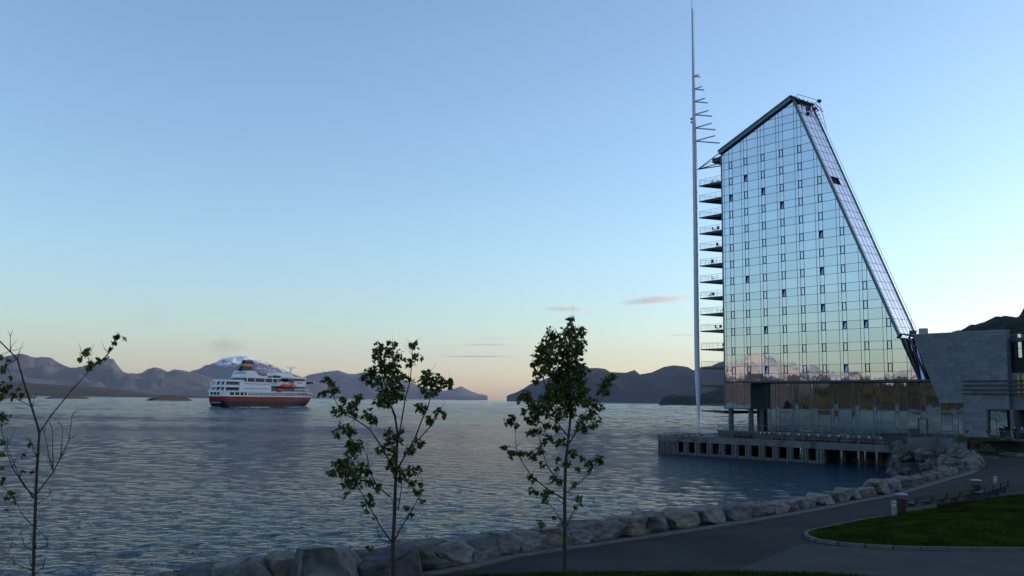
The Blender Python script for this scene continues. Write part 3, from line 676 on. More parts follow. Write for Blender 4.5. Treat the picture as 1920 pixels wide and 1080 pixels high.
for i in range(len(bands) - 1):
    y1, y0 = bands[i], bands[i + 1]
    iswin = any(abs(y1 - t_) < .01 for t_ in rows)
    cells = [(0.04, .56, 'n'), (.56, 1.62, 'w')]
    for k in range(len(L_)):
        if k: cells.append((Aa[k], L_[k], 'n'))
        cells.append((L_[k], Rr[k], 'c' if iswin else 'n'))
        cells.append((Rr[k], Aa[k + 1] if k + 1 < len(L_) else 36, 'w'))
    for a, b, kd in cells:
        pl = clip(poly, a + gap, b - gap, y0 + gap, y1 - gap)
        if area(pl) < .02: continue
        full = area(pl) > .97 * (b - a - 2 * gap) * (y1 - y0 - 2 * gap)
        if kd == 'w': pane(MB(), pl, .02).build('glass_pane', M['glass'], hotel, fix=True)
        elif kd == 'c' and full: casem.append((a, b, y0, y1))
        else: pane(narrow, pl, .02, tilt=.001)
o = narrow.build('narrow_glass_strips', M['glassn'], hotel, fix=True); o['kind'] = 'stuff'
opens = [(1397, 336), (1369, 372), (1431, 359), (1466, 385), (1541, 440), (1542, 508), (1402, 524), (1471, 549), (1544, 577), (1584, 608), (1624, 606), (1437, 618), (1439, 692), (1586, 689)]
for a, b, y0, y1 in casem:
    px, py = proj(FP(S((a + b) / 2), 0, Z((y0 + y1) / 2))); isopen = any(math.hypot(px - x, py - y) < 7 for x, y in opens)
    A0, A1, B0, B1 = S(a) + .03, S(b) - .03, Z(y0) + .03, Z(y1) - .03; fw = .085
    fr = MB()
    for (s0, s1, z0, z1) in ((A0, A0 + fw, B0, B1), (A1 - fw, A1, B0, B1), (A0 + fw, A1 - fw, B0, B0 + fw), (A0 + fw, A1 - fw, B1 - fw, B1)):
        fr.box8([FP(s0, -.06, z0), FP(s1, -.06, z0), FP(s1, .08, z0), FP(s0, .08, z0), FP(s0, -.06, z1), FP(s1, -.06, z1), FP(s1, .08, z1), FP(s0, .08, z1)])
    w = fr.build('casement_window', M['frame2'], hotel, fix=True)
    if isopen: w['label'] = 'casement window tilted open'
    s0, s1, z0, z1 = A0 + fw, A1 - fw, B0 + fw, B1 - fw; tt = .17 if isopen else rnd.uniform(-.001, .001)
    sh = (z1 - z0) * tt; sd = .10 if isopen else 0
    V = [FP(s0, .03 , z0), FP(s1, .03, z0), FP(s1, .03 + sh, z1 - sd), FP(s0 + sd, .03 + sh, z1 - sd)]
    MB().prism(V, [v + I * .03 for v in V]).build('pane', M['glassdark'] if isopen else M['glass'], w, fix=True)
def fbar(s0, z0, s1, z1, w, t0, t1, name, mat, par, m=None):
    d = Vector((s1 - s0, z1 - z0)); d.normalize(); n = Vector((-d.y, d.x)) * w / 2; mm = m or MB()
    mm.box8([FP(s0 - n.x, t0, z0 - n.y), FP(s1 - n.x, t0, z1 - n.y), FP(s1 - n.x, t1, z1 - n.y), FP(s0 - n.x, t1, z0 - n.y), FP(s0 + n.x, t0, z0 + n.y), FP(s1 + n.x, t0, z1 + n.y), FP(s1 + n.x, t1, z1 + n.y), FP(s0 + n.x, t1, z0 + n.y)])
    return None if m else mm.build(name, mat, par, fix=True)
for v in zl:      # transoms
    if v > 49: continue
    left = .04 if v < 43.2 else .04 + (v - 43.3) * 14.31 / 5.9
    fbar(S(left), Z(v), S(right_s(v)), Z(v), .05, -.04, .06, 'transom', M['frame'], hotel)
for v in [.56] + L_ + Rr + Aa[1:]:
    if v > 35: continue
    top = 43.3 + v * 5.9 / 14.31 if v < 14.35 else 49.17 - (v - 14.97) / sl_
    if top > zbot + 1: fbar(S(v), Z(zbot), S(v), Z(top - .05), .032, -.03, .055, 'mullion', M['frame'], hotel)
fbar(S(-.02), Z(zbot), S(36.2), Z(zbot), .34, -.12, .25, 'podium_band', M['frame2'], hotel)
fbar(S(.02), Z(-1.0), S(.02), Z(43.4), .14, -.10, .3, 'corner_profile', M['frame'], hotel)
# core: dark volume behind the glass
wTL, wAP, wBR = 13.0, 6.0, 5.4
fz = .25
front = [FP(S(.1), fz, Z(zbot)), FP(S(right_s(zbot)) - .5, fz, Z(zbot)), FP(S(14.9) - .3, fz, Z(49.0)), FP(S(14.3), fz, Z(48.9)), FP(S(.1), fz, Z(43.1))]
backp = [FP(S(.1), wTL, Z(zbot)), FP(S(right_s(zbot)) - .5, wBR - .3, Z(zbot)), FP(S(14.9) - .3, wAP - .3, Z(49.0)), FP(S(14.3), wAP - .1, Z(48.9)), FP(S(.1), wTL, Z(43.1))]
MB().prism(front, backp).build('core', M['inside'], hotel, fix=True)
# rear glass skin
MB().prism([v + I * .02 for v in backp], [v + I * .1 for v in backp]).build('rear_glass', M['glass'], hotel, fix=True)
# roof beam along the sail's top and lower edge trim
def beam(p, q, w, t0, t1, name, mat): fbar(S(p[0]), Z(p[1]), S(q[0]), Z(q[1]), w, t0, t1, name, mat, hotel)
beam((-.28, 43.62), (14.75, 49.75), .85, -.5, 1.2, 'roof_beam', M['frame'])
beam((-.2, 43.95), (14.9, 50.1), .16, -.65, 1.3, 'roof_capping', M['steel'])
dd = (right_s(9.6) - right_s(49.6))
beam((right_s(49.9) + .12, 49.9), (right_s(9.65) + .12, 9.65), .42, -.10, .2, 'slanted_edge_beam', nmat('teal_edge_metal', (.06, .10, .12), .4, .4, .1, 1))
MB().prism([FP(S(-.28), 1.2, Z(43.6)), FP(S(14.75), 1.2, Z(49.7)), FP(S(14.75), wAP, Z(49.7)), FP(S(-.28), wTL, Z(43.6))], [FP(S(-.28), 1.2, Z(43.9)), FP(S(14.75), 1.2, Z(50.0)), FP(S(14.75), wAP, Z(50.0)), FP(S(-.28), wTL, Z(43.9))]).build('roof', M['slab'], hotel, fix=True)
# sloping glazed end face: rows follow the transoms, six panes across
def end_pt(u, z, lift=0.):   # u 0..1 across the depth
    w = wBR + (wAP - wBR) * (z - 9.65) / (49.2 - 9.65); p = FP(S(right_s(z)), w * u, Z(z)); n = (D * .92 + Vector((0, 0, .39))); return p + n * lift
ez = [49.4] + [v for v in zl if 9.9 < v < 49.2] + [9.65]; NU = 5
for i in range(len(ez) - 1):
    for k in range(NU):
        u0, u1 = k / NU, (k + 1) / NU; a, b = ez[i], ez[i + 1]; px, py = proj(end_pt((u0 + u1) / 2, (a + b) / 2)); op = abs(px - 1567.5) < 5 and abs(py - 341) < 9
        g_ = .012 / (wBR + 2); zz_g = .008; j = rnd.uniform(-.004, .004)
        V = [end_pt(u0 + g_, b + zz_g, j), end_pt(u1 - g_, b + zz_g, -j), end_pt(u1 - g_, a - zz_g, j * .5), end_pt(u0 + g_, a - zz_g, 0)]
        if op: V = [v - D * .35 for v in V]  # open pane: near-black sheet in place of the shaded gap
        MB().prism(V, [v - D * .05 for v in V]).build('end_glass_pane', M['inside'] if op else M['glassside'], hotel, fix=True)
for z in ez[1:-1]: MB().tube([end_pt(0.02, z, .02), end_pt(1, z, .02)], .022, 4).build('end_transom', M['frame'], hotel)
for k in range(1, NU): MB().tube([end_pt(k / NU, 49.4, .02), end_pt(k / NU, 9.65, .02)], .018, 4).build('end_mullion', M['frame'], hotel)
MB().tube([end_pt(1.01, 49.8, .05), end_pt(1.01, 9.65, .05)], .10, 6).build('rear_edge_profile', M['frame'], hotel)
MB().tube([end_pt(1.05, 49.0, .35), end_pt(1.05, 10.5, .35)], .035, 4).build('maintenance_cable', M['steel'], hotel)
# crown platform with brackets, rails and two floodlights
c0 = FP(S(14.75), 0, Z(50.0)); 
MB().box8([FP(S(14.6), -.1, Z(49.72)), FP(S(15.3), -.1, Z(49.62)), FP(S(15.3), wAP, Z(49.62)), FP(S(14.6), wAP, Z(49.72)), FP(S(14.6), -.1, Z(50.0)), FP(S(15.3), -.1, Z(49.8)), FP(S(15.3), wAP, Z(49.8)), FP(S(14.6), wAP, Z(50.0))]).build('crown_plate', M['concrete'], hotel, fix=True)
for k in range(6):
    t_ = .6 + k * 1.3; MB().tube([FP(S(14.8), t_, Z(50.2)), FP(S(16.1), t_, Z(48.5))], .08, 5).build('bracket', M['darksteel'], hotel)
MB().tube([FP(S(16.1), .3, Z(48.5)), FP(S(16.1), wAP + .3, Z(48.5))], .06, 5).build('crown_rail', M['steel'], hotel)
MB().tube([FP(S(15.0), 1.2, Z(50.6)), FP(S(15.6), wAP + .8, Z(50.5))], .05, 5).build('crown_rail', M['steel'], hotel)
MB().tube([FP(S(15.0), 1.2, Z(50.6)), FP(S(15.0), 1.2, Z(49.8))], .05, 5).build('crown_post', M['steel'], hotel)
for k in range(6):
    z = 50.2 - k * .75; s_ = right_s(z) + .3; MB().tube([FP(S(s_ - .9), wAP + .1, Z(z - .3)), FP(S(s_ + .5 - k * .12), wAP + .5, Z(z))], .06, 5).build('bracket', M['darksteel'], hotel)
MB().tube([FP(S(15.6), wAP + .8, Z(50.5)), FP(S(right_s(45.5) + .5), wAP + .5, Z(45.2))], .05, 5).build('crown_rail', M['steel'], hotel)
for (s_, t_, z_) in ((15.7, wAP + .7, 50.35), (16.0, 4.6, 48.5)):
    q = FP(S(s_), t_, Z(z_)); MB().lathe((q.x, q.y, q.z - .3), [(.12, 0), (.36, .12), (.42, .35), (.32, .55), (.08, .62)], 10).build('floodlight', M['darksteel'], hotel)
# blue tilted atrium panes below the sloping end
def strip_quad(x0, x1, name, mat, nrow=4):
    TL = f_sz(1684.5 + x0 * 17.5, 635.5 - x0 * 4.5); TR = f_sz(1684.5 + x1 * 17.5, 635.5 - x1 * 4.5); BL = f_sz(1711 + x0 * 25, 712.4); BR = f_sz(1711 + x1 * 25, 712.6)
    for k in range(nrow):
        a, b = k / nrow + .006, (k + 1) / nrow - .006
        def q(u, L, Rg): return None
        pts = []
        for (f, side) in ((a, 0), (a, 1), (b, 1), (b, 0)):
            t0, b0 = (TL, BL) if side == 0 else (TR, BR); s_ = t0[0] + (b0[0] - t0[0]) * f; z_ = t0[1] + (b0[1] - t0[1]) * f; pts.append(FP(s_, .5 + (1 - f) * 1.5, z_))
        MB().prism(pts, [v + I * .05 for v in pts]).build(name, mat, hotel, fix=True)
strip_quad(.03, .42, 'atrium_pane', M['glassdark']); strip_quad(.52, .93, 'atrium_pane', M['glassdark'])
for x in (0.0, .47, .97):
    T = f_sz(1684.5 + x * 17.5, 635.5 - x * 4.5); Bm = f_sz(1711 + x * 25, 713)
    fbar(T[0], T[1], Bm[0], Bm[1], .22, .25, .6, 'atrium_rafter', M['frame2'], hotel)
e1 = f_sz(1683, 634); e2 = f_sz(1690, 626); e3 = f_sz(1712, 630.5)
fbar(e1[0], e1[1], e2[0], e2[1], .2, -.3, .4, 'atrium_eave', M['frame2'], hotel); fbar(e2[0], e2[1], e3[0], e3[1], .2, -.3, 1.5, 'atrium_eave', M['frame2'], hotel)
# recessed lower storeys
RT = 2.9
LS = [5.4, 6.6, 7.3, 8.34, 9.12, 11.45, 12.01, 12.71, 15.0, 15.54, 16.3, 18.58, 19.11, 19.89, 22.19, 22.79, 23.49, 25.8, 26.34, 27.06, 29.32, 29.95, 31.2, 33.2, 34.0, 36.2, 37.8, 38.6, 40.4, 43.5]
lz = [3.4, -.93, -4.55]
for i in range(len(LS) - 1):
    for j in range(2):
        a, b, y1, y0 = LS[i], LS[i + 1], lz[j], lz[j + 1]
        pane(MB(), [(a + .04, y0 + .04), (b - .04, y0 + .04), (b - .04, y1 - .04), (a + .04, y1 - .04)], RT, tilt=.004).build('lower_glass_pane', M['glasslow'], hotel, fix=True)
for a, b in ((34.7, 37.0), (37.0, 40.4)):
    pane(MB(), [(a, 3.46), (b - .04, 3.46), (b - .04, 10.0), (a, 10.0)], 1.9, tilt=.002).build('gable_glass_pane', M['glassn'], hotel, fix=True)
for zz_ in (4.77, 6.03, 8.03, 9.29): fbar(S(34.7), Z(zz_), S(40.4), Z(zz_), .07, 1.8, 1.9, 'gable_transom', M['frame'], hotel)
for v in LS: fbar(S(v), Z(-4.55), S(v), Z(3.4), .055, RT - .06, RT + .05, 'lower_mullion', M['frame'], hotel)
fbar(S(5.4), Z(-.93), S(43.5), Z(-.93), .10, RT - .08, RT + .05, 'lower_transom', M['frame'], hotel)
# door frame in the lower glass
d0 = f_sz(1722, 785, RT); d1 = f_sz(1738, 785, RT)
for s_ in (d0[0], d1[0]): fbar(s_, Z(-4.5), s_, d0[1], .14, RT - .14, RT, 'door_frame', M['frame2'], hotel)
fbar(d0[0], d0[1], d1[0], d1[1], .14, RT - .14, RT, 'door_frame', M['frame2'], hotel)
MB().prism([FP(S(5.0), RT + .1, Z(-4.6)), FP(S(43.5), RT + .1, Z(-4.6)), FP(S(43.5), RT + .1, Z(3.4)), FP(S(5.0), RT + .1, Z(3.4))], [FP(S(5.0), 9, Z(-4.6)), FP(S(43.5), 9, Z(-4.6)), FP(S(43.5), 9, Z(3.4)), FP(S(5.0), 9, Z(3.4))]).build('lower_core', M['inside'], hotel, fix=True)
MB().prism([FP(S(34.6), 2.1, Z(3.4)), FP(S(41), 2.1, Z(3.4)), FP(S(41), 2.1, Z(9.9)), FP(S(34.6), 2.1, Z(9.9))], [FP(S(34.6), 6, Z(3.4)), FP(S(41), 6, Z(3.4)), FP(S(41), 6, Z(9.9)), FP(S(34.6), 6, Z(9.9))]).build('gable_core', M['inside'], hotel, fix=True)
# overhanging corner block
for a, b in ((.04, 1.62), (1.62, 2.34), (2.34, 4.1), (4.1, 5.3)):
    pane(MB(), [(a + .04, -.95), (b - .04, -.95), (b - .04, 3.25), (a + .04, 3.25)], .02, tilt=.001).build('corner_block_pane', M['glass'], hotel, fix=True)
for v in (.04, 1.62, 2.34, 4.1, 5.34): fbar(S(v), Z(-.98), S(v), Z(3.3), .08, -.04, .06, 'block_mullion', M['frame'], hotel)
MB().prism([FP(S(.1), .1, Z(-1.05)), FP(S(5.4), .1, Z(-1.05)), FP(S(5.4), 11, Z(-1.05)), FP(S(.1), 11, Z(-1.05))], [FP(S(.1), .1, Z(3.3)), FP(S(5.4), .1, Z(3.3)), FP(S(5.4), 11, Z(3.3)), FP(S(.1), 11, Z(3.3))]).build('corner_block', M['frame2'], hotel, fix=True)
fbar(S(0), Z(-1.0), S(5.45), Z(-1.0), .16, -.1, .2, 'block_sill', M['frame2'], hotel)
TZ = Z(-4.62)
for s_, t_ in ((S(.62), .9), (S(4.75), .9), (S(5.5), 3.0), (S(.7), 9.0), (S(4.9), 9.0)):
    q = FP(s_, t_, TZ - .2); MB().lathe(q, [(.46, 0), (.46, Z(-1.05) - TZ + .2)], 16).build('column', M['concrete'], hotel, smooth=False)
# terrace plinth
def fb(m, s0, s1, t0, t1, z0, z1): return m.box8([FP(s0, t0, z0), FP(s1, t0, z0), FP(s1, t1, z0), FP(s0, t1, z0), FP(s0, t0, z1), FP(s1, t0, z1), FP(s1, t1, z1), FP(s0, t1, z1)])
fb(MB(), -.4, 41.5, -1.6, 14, DECK, TZ).build('terrace', M['darksteel'], hotel, fix=True)
fb(MB(), -.5, 41.6, -1.7, -1.602, TZ - .16, TZ + .03).build('terrace_edge', M['concrete'], hotel, fix=True)
bal = fb(MB(), -.4, 38.8, -1.55, -1.53, TZ + .08, TZ + .98); bm_ = bpy.data.materials.new('clear_balustrade_glass'); bm_.use_nodes = True
b_ = bm_.node_tree.nodes['Principled BSDF']; b_.inputs['Transmission Weight'].default_value = 1; b_.inputs['Roughness'].default_value = .02; b_.inputs['IOR'].default_value = 1.1; b_.inputs['Base Color'].default_value = (.75, .85, .87, 1)
bal.build('glass_balustrade', bm_, hotel, fix=True)
MB().tube([FP(-.4, -1.54, TZ + 1.02), FP(38.8, -1.54, TZ + 1.02)], .03, 5).build('balustrade_rail', M['steel'], hotel)
k = -.4
while k < 38.8: MB().tube([FP(k, -1.54, TZ), FP(k, -1.54, TZ + 1.02)], .03, 5).build('balustrade_post', M['steel'], hotel); k += 1.96
# white lamps on the terrace front and reddish timber benches below them
lx = [1427, 1434, 1443, 1462, 1479, 1498, 1517, 1534, 1555, 1572, 1590, 1611, 1630, 1651, 1673, 1695]
for i, x in enumerate(lx):
    s_, z_ = f_sz(x, 813, -1.85); q = FP(s_, -1.85, DECK + .95)
    if s_ > 39: continue
    rt = thing('wall_lamp', (q.x, q.y, q.z), f"round white wall lamp on the terrace front, {ORD[i]} from the tower's corner column", 'lamp', 'lamps along the terrace front')
    MB().lathe((q.x, q.y, q.z), [(.05, -.02), (.17, .06), (.19, .18), (.13, .32), (.03, .36)], 10).build('globe', M['lamp'], rt, smooth=True)
    MB().box((q.x + I.x * .1, q.y + I.y * .1, q.z - .05), .1, .1, .1).build('bracket', M['darksteel'], rt)
M['redwood'] = nmat('reddish_stained_timber', (.045, .016, .010), .7, 0, .3, 2)
for i, (x0, x1) in enumerate(((1376, 1405), (1448, 1468), (1492, 1510), (1520, 1545), (1552, 1570), (1586, 1602), (1612, 1634))):
    s0 = f_sz(x0, 818, -2.2)[0]; s1 = f_sz(x1, 818, -2.2)[0]
    rt = thing('bench', FP((s0 + s1) / 2, -2.2, DECK), f"reddish timber bench against the terrace front, {ORD[i]} from the mast", 'bench', 'benches along the terrace front')
    fb(MB(), s0, s1, -2.5, -1.95, DECK + .42, DECK + .5).build('seat', M['redwood'], rt, fix=True)
    fb(MB(), s0, s1, -1.94, -1.86, DECK + .5, DECK + .95).build('backrest', M['redwood'], rt, fix=True)
    for s_ in (s0 + .15, s1 - .2): fb(MB(), s_, s_ + .08, -2.45, -1.95, DECK, DECK + .419).build('leg', M['darksteel'], rt, fix=True)

# ---- balconies between tower and mast
sA = f_sz(1308.5, 560)[0]                                        # mast position on the facade line
def bal_far(u): return sA + (0 - sA) * 1.0, wTL
proto = {}
blev = [38.58, 35.75, 32.80, 29.9, 27.0, 24.1, 21.2, 18.3, 15.43, 12.5, 9.29, 6.03]
furn = {0: (.5, .75), 3: (.55, .7), 4: (.7,), 5: (.45, .5), 6: (.5,), 7: (.35, .5), 8: (.8,), 9: (.6, .75), 10: (.85, .9)}
chairs = []
BO = 'topmost,second highest,third highest,fourth highest,fifth highest,sixth highest,seventh highest,eighth highest,ninth highest,tenth highest,eleventh highest,twelfth highest'.split(',')
def make_balcony(zf, rail_h=1.1, bars=False):
    a = [FP(sA + .55, 0, zf - .16), FP(-.05, 0, zf - .16), FP(-.05, wTL - .3, zf - .16)]
    b = [v + Vector((0, 0, .16)) for v in a]
    a[0] = a[0] - Vector((0, 0, .06)); a[1] = a[1] - Vector((0, 0, .38)); a[2] = a[2] - Vector((0, 0, .38))
    s = MB().prism(a, b).build('balcony', M['slab'], hotel, fix=True)
    e = [FP(sA + .6, .06, zf), FP(-.1, .06, zf)]; f = [FP(sA + .6, .12, zf), FP(-.1, wTL - .6, zf)]
    for P_, Q_ in ((e[0], e[1]), (f[0], f[1])):
        nb = 4 if P_ is e[0] else 8
        for z in ((rail_h, .78, .45) if not bars else (rail_h, .85, .6, .35)): MB().tube([P_ + Vector((0, 0, z)), Q_ + Vector((0, 0, z))], .028 if z == rail_h else .014, 4).build('handrail' if z == rail_h else 'guard_wire', M['steel'], s)
        for k in range(nb + 1):
            q = P_ + (Q_ - P_) * (k / nb); MB().tube([q, q + Vector((0, 0, rail_h))], .022, 4).build('post', M['steel'], s)
    return s
for i, v in enumerate(blev):
    make_balcony(Z(v))
    for f in furn.get(i, ()):
        chairs.append((i, FP(sA * (1 - f), .9, Z(v))))
make_balcony(Z(2.95), 1.2, True); s_ = make_balcony(Z(-1.35), 1.0, True)
fb(MB(), -2.6, -.1, .1, 4, Z(-1.75), Z(-1.5)).build('lower_landing', M['slab'], hotel, fix=True)
cp = thing('chair', chairs[0][1], 'x', 'chair', 'balcony chairs'); q = chairs[0][1]
MB().box(q + Vector((0, 0, .43)), .46, .46, .05).build('seat', M['darksteel'], cp); MB().box(q + Vector((.22, 0, .72)), .05, .46, .5).build('backrest', M['darksteel'], cp)
for dx in (-.2, .2):
    for dy in (-.2, .2): MB().tube([q + Vector((dx, dy, 0)), q + Vector((dx, dy, .41))], .02, 4).build('leg', M['darksteel'], cp)
seen = {}
for k, (i, q) in enumerate(chairs):
    seen.setdefault(i, []).append(q)
    o = cp if k == 0 else copy_tree(cp, q); o.rotation_euler.z = rnd.uniform(0, 6) if k else 0
    both = len(furn[i]) > 1; side = ('nearer the mast' if len(seen[i]) == 1 else 'nearer the tower') if both else 'standing alone'
    o['label'] = f"dark chair {side} on the {BO[i]} balcony of the glass hotel"
# roof strut wedge at the left corner
fb(MB(), -2.3, -.1, .2, wTL * .6, Z(42.2), Z(43.0)).build('roof_overhang', M['slab'], hotel, fix=True)
mz = f_sz(1305, 318)[1]
for (s_, t_, z_, r_) in ((-.2, 0, Z(43.7), .10), (-.1, .5, Z(43.3), .06), (-2.2, 4, Z(42.4), .10), (-.2, .3, Z(41.9), .10)):
    MB().tube([FP(sA + .3, .1, mz), FP(s_, t_, z_)], r_, 6).build('roof_strut', M['darksteel'], hotel)

# ------------------------------------------------------------------ mast
def mpt(x, y): s_, z_ = f_sz(x, y); return FP(s_, 0, z_), (170 - .787 * s_)
mast = thing('mast', FP(sA, 0, DECK), 'tall white spindle mast with horizontal rods beside the glass hotel', 'mast')
prof = [(1310.3, 812, 1.2), (1310, 800, 2.4), (1309.6, 775, 5.5), (1309, 750, 8), (1308, 715, 10.2), (1307.3, 690, 10.6), (1306.5, 640, 10.4), (1305.6, 560, 10), (1304.3, 450, 9.2), (1303, 350, 8.6), (1302, 280, 8.2), (1301.2, 232, 7.8), (1300.9, 226, 6.2), (1300, 160, 5.6), (1299.7, 152, 4.8), (1298.3, 60, 3.6), (1297.6, 17, 3.2), (1297.5, 15, 1.2), (1296.6, -6, .8)]
pts = []; rad = []
for x, y, w in prof:
    q, dep = mpt(x, y); pts.append(q); rad.append(w / 2 * .93 * dep / FPX)
pts[0].z = DECK
MB().tube(pts, rad, 16).build('pole', M['white'], mast, smooth=True)
MB().lathe((pts[0].x, pts[0].y, DECK), [(.8, 0), (.8, .3), (.35, .45), (.2, .6)], 14).build('foot', M['steel'], mast)
cabl = [mpt(x, y)[0] for x, y in ((1300.6, 18), (1302.5, 150), (1306.5, 300), (1309, 330))]
MB().tube(cabl, .03, 4).build('cable', M['steel'], mast)
for (x, y), (xa, ya), (xb, yb) in (((1300.5, 143), (1310, 139.5), (1312.5, 145)), ((1301, 167), (1316, 161.5), (1320, 169.2)), ((1301.5, 190.5), (1322, 184), (1327, 193.3)), ((1302, 215), (1328.5, 206.7), (1335, 218)), ((1302.5, 240), (1334, 230), (1341.5, 243)), ((1303, 264.5), (1340.5, 253), (1349, 268.3))):
    a = mpt(x, y)[0]; b = mpt(xa, ya)[0]; b.z = a.z
    MB().tube([a, b], .13, 6).build('rod', M['white'], mast)
    fd = (FP(0, wTL, 0) - FP(sA, 0, 0)); fd.z = 0; fd.normalize(); nn = Vector((-fd.y, fd.x, 0)); c = onplane(xb, yb, a, nn); c.z = a.z
    MB().tube([a, c], .13, 6).build('rod', M['white'], mast)
for y in (318, 332, 361, 391, 420, 449, 479, 509, 540, 570, 600, 631, 665, 700, 746):
    xx = 1302.0 + (y - 318) * .012; MB().tube([mpt(xx - 5.5 + (y - 318) * .003, y)[0], mpt(xx + 6, y)[0]], .045, 5).build('cross_pin', M['darksteel'], mast)
for x, y in ((1297.5, 223), (1298, 229.5)):
    q = mpt(x, y)[0]; MB().box(q, .55, .35, .3, .4).build('camera_housing', M['darksteel'], mast)

# ------------------------------------------------------------------ stone building on the right
sb = thing('stone_building', FP(46, 2, PZ - .4), 'dark grey slate clad building with slanted left edge beside the glass hotel', 'building')
TS = .0
sp = [f_sz(1712, 631), f_sz(1761, 755), f_sz(1806, 755.5), f_sz(1804, 822), f_sz(1851.5, 822), f_sz(1851.5, 767.5), f_sz(1893, 767.5), f_sz(1891, 619.5), f_sz(1712, 628)]
sp = [(a, b) for a, b in sp]
mainp = [sp[0], sp[1], sp[2], sp[3], (sp[4][0], sp[3][1]), sp[5], (sp[6][0], sp[5][1]), (sp[6][0], sp[7][1]), (sp[0][0], sp[7][1] - .1)]
MB().prism([FP(a, TS + .06, b) for a, b in mainp], [FP(a, TS + 1.2, b) for a, b in mainp]).build('wall', M['stonecore'], sb, fix=True)
fb(MB(), sp[1][0] + 4, sp[6][0], 3.2, 16, PZ - .5, sp[7][1] - .3).build('rear_wall', M['stonecore'], sb, fix=True)
regs = [[sp[0], sp[1], (sp[1][0], sp[1][1]), (sp[6][0], sp[1][1]), (sp[6][0], sp[7][1]), (sp[0][0], sp[7][1])], [(sp[2][0], sp[3][1]), (sp[4][0], sp[3][1]), (sp[4][0], sp[1][1]), (sp[2][0], sp[1][1])], [(sp[4][0], sp[5][1]), (sp[6][0], sp[5][1]), (sp[6][0], sp[1][1]), (sp[4][0], sp[1][1])]]
z0, z1 = sp[3][1], sp[7][1]
npan = 0; z = z1; r_i = 0; rr = random.Random(4)
heights = []
while z > z0 + .2: h = rr.choice((.62, .62, .62, .93)); heights.append((z - h, z)); z -= h
for (za, zb_) in heights:
    s = sp[0][0] - rr.uniform(0, 1.2)
    while s < sp[6][0]:
        w = rr.choice((1.1, 1.4, 1.7, 2.2))
        for reg in regs:
            pl = clip(reg, s + .012, s + w - .012, max(za + .012, z0), zb_ - .012)
            if area(pl) > .06:
                off = rr.uniform(0, .012); MB().prism([FP(a, TS + off, b) for a, b in pl], [FP(a, TS + .06, b) for a, b in pl]).build('stone_panel', M['stone'], sb, fix=True); npan += 1
        s += w
fbar(sp[0][0] - .1, z1 + .06, sp[6][0] + .05, z1 + .06, .14, -.08, 1.3, 'coping', M['steel'], sb)
for y in (714, 722, 730, 737.5):
    a = f_sz(1804, y, -.3); fbar(a[0], a[1], a[0] + 9.5, a[1], .14, -.42, -.2, 'louvre_bar', M['frame2'], sb)
    for k in range(4): fb(MB(), a[0] + 1 + k * 2.2, a[0] + 1.1 + k * 2.2, -.2, .0, a[1] - .04, a[1] + .04).build('louvre_bracket', M['frame2'], sb, fix=True)
# entrance glass and dark porch
a0, b0 = f_sz(1853, 769, .5); a1, b1 = f_sz(1890, 818, .5)
for k in range(2):
    s0, s1 = (a0, a0 + 1.0) if k == 0 else (a0 + 1.05, a1); pl = [FP(s0, .5, PZ - .3), FP(s1, .5, PZ - .3), FP(s1, .5, b0), FP(s0, .5, b0)]
    MB().prism(pl, [v + I * .04 for v in pl]).build('entrance_glass', M['glasslow'], sb, fix=True)
sE = sp[6][0]
fb(MB(), sE, sE + .5, .0, 1.4, PZ - .4, sp[5][1]).build('porch_pier', M['stonecore'], sb, fix=True)
# eastern part: glazed bay, ochre panels over a dark porch
fb(MB(), sE + .002, sE + 22, 2.0, 14, sp[5][1] + .3, sp[7][1] - 1.2).build('east_wall', M['inside'], sb, fix=True)
g1 = f_sz(1895, 627, 1.8); g2 = f_sz(1913, 663.5, 1.8)
for a, b in ((g1[1], g1[1] - .55), (g1[1] - .6, g1[1] - 2.0), (g1[1] - 2.05, g1[1] - 3.3)):
    for s0, s1 in ((g1[0] - .1, g2[0] + .2), (g2[0] + .8, g2[0] + 3.2), (g2[0] + 3.4, g2[0] + 6.2)):
        pl = [FP(s0, 1.85, b), FP(s1, 1.85, b), FP(s1, 1.85, a), FP(s0, 1.85, a)]; MB().prism(pl, [v + I * .04 for v in pl]).build('bay_glass', M['glass'], sb, fix=True)
fb(MB(), sE, sE + 22, .9, 2.0, sp[7][1] - 1.5, sp[7][1] - 1.0).build('east_roof_edge', M['frame2'], sb, fix=True)
o1 = f_sz(1906, 703, .9); o2 = f_sz(1906, 743, .9)
for k in range(6):
    s0 = o1[0] + k * 1.25; fb(MB(), s0, s0 + 1.15, .95, 1.02, o2[1], o1[1]).build('ochre_panel', M['ochre'], sb, fix=True)
fb(MB(), sE + .01, sE + 22, 1.03, 1.5, sp[5][1], o1[1] + .3).build('east_spandrel', M['stone'], sb, fix=True)
for k in range(6):
    s0 = o1[0] + k * 1.25; fb(MB(), s0 + .5, s0 + .6, .8, .95, o2[1] - .1, o1[1] + .1).build('ochre_batten', M['frame2'], sb, fix=True)
for y in (714, 722, 730, 737.5):
    z_ = f_sz(1804, y, -.3)[1]; fb(MB(), sE + .3, sE + 9, .7, .8, z_ - .08, z_ + .06).build('louvre_bar', M['frame2'], sb, fix=True)
fb(MB(), sE + .5, sE + 22, 7, 8, PZ - .4, sp[5][1]).build('porch_back_wall', M['inside'], sb, fix=True)
for k in range(4): fb(MB(), sE + 5 + k * 5, sE + 5.5 + k * 5, 1.1, 1.6, PZ - .4, sp[5][1]).build('porch_pier', M['stonecore'], sb, fix=True)
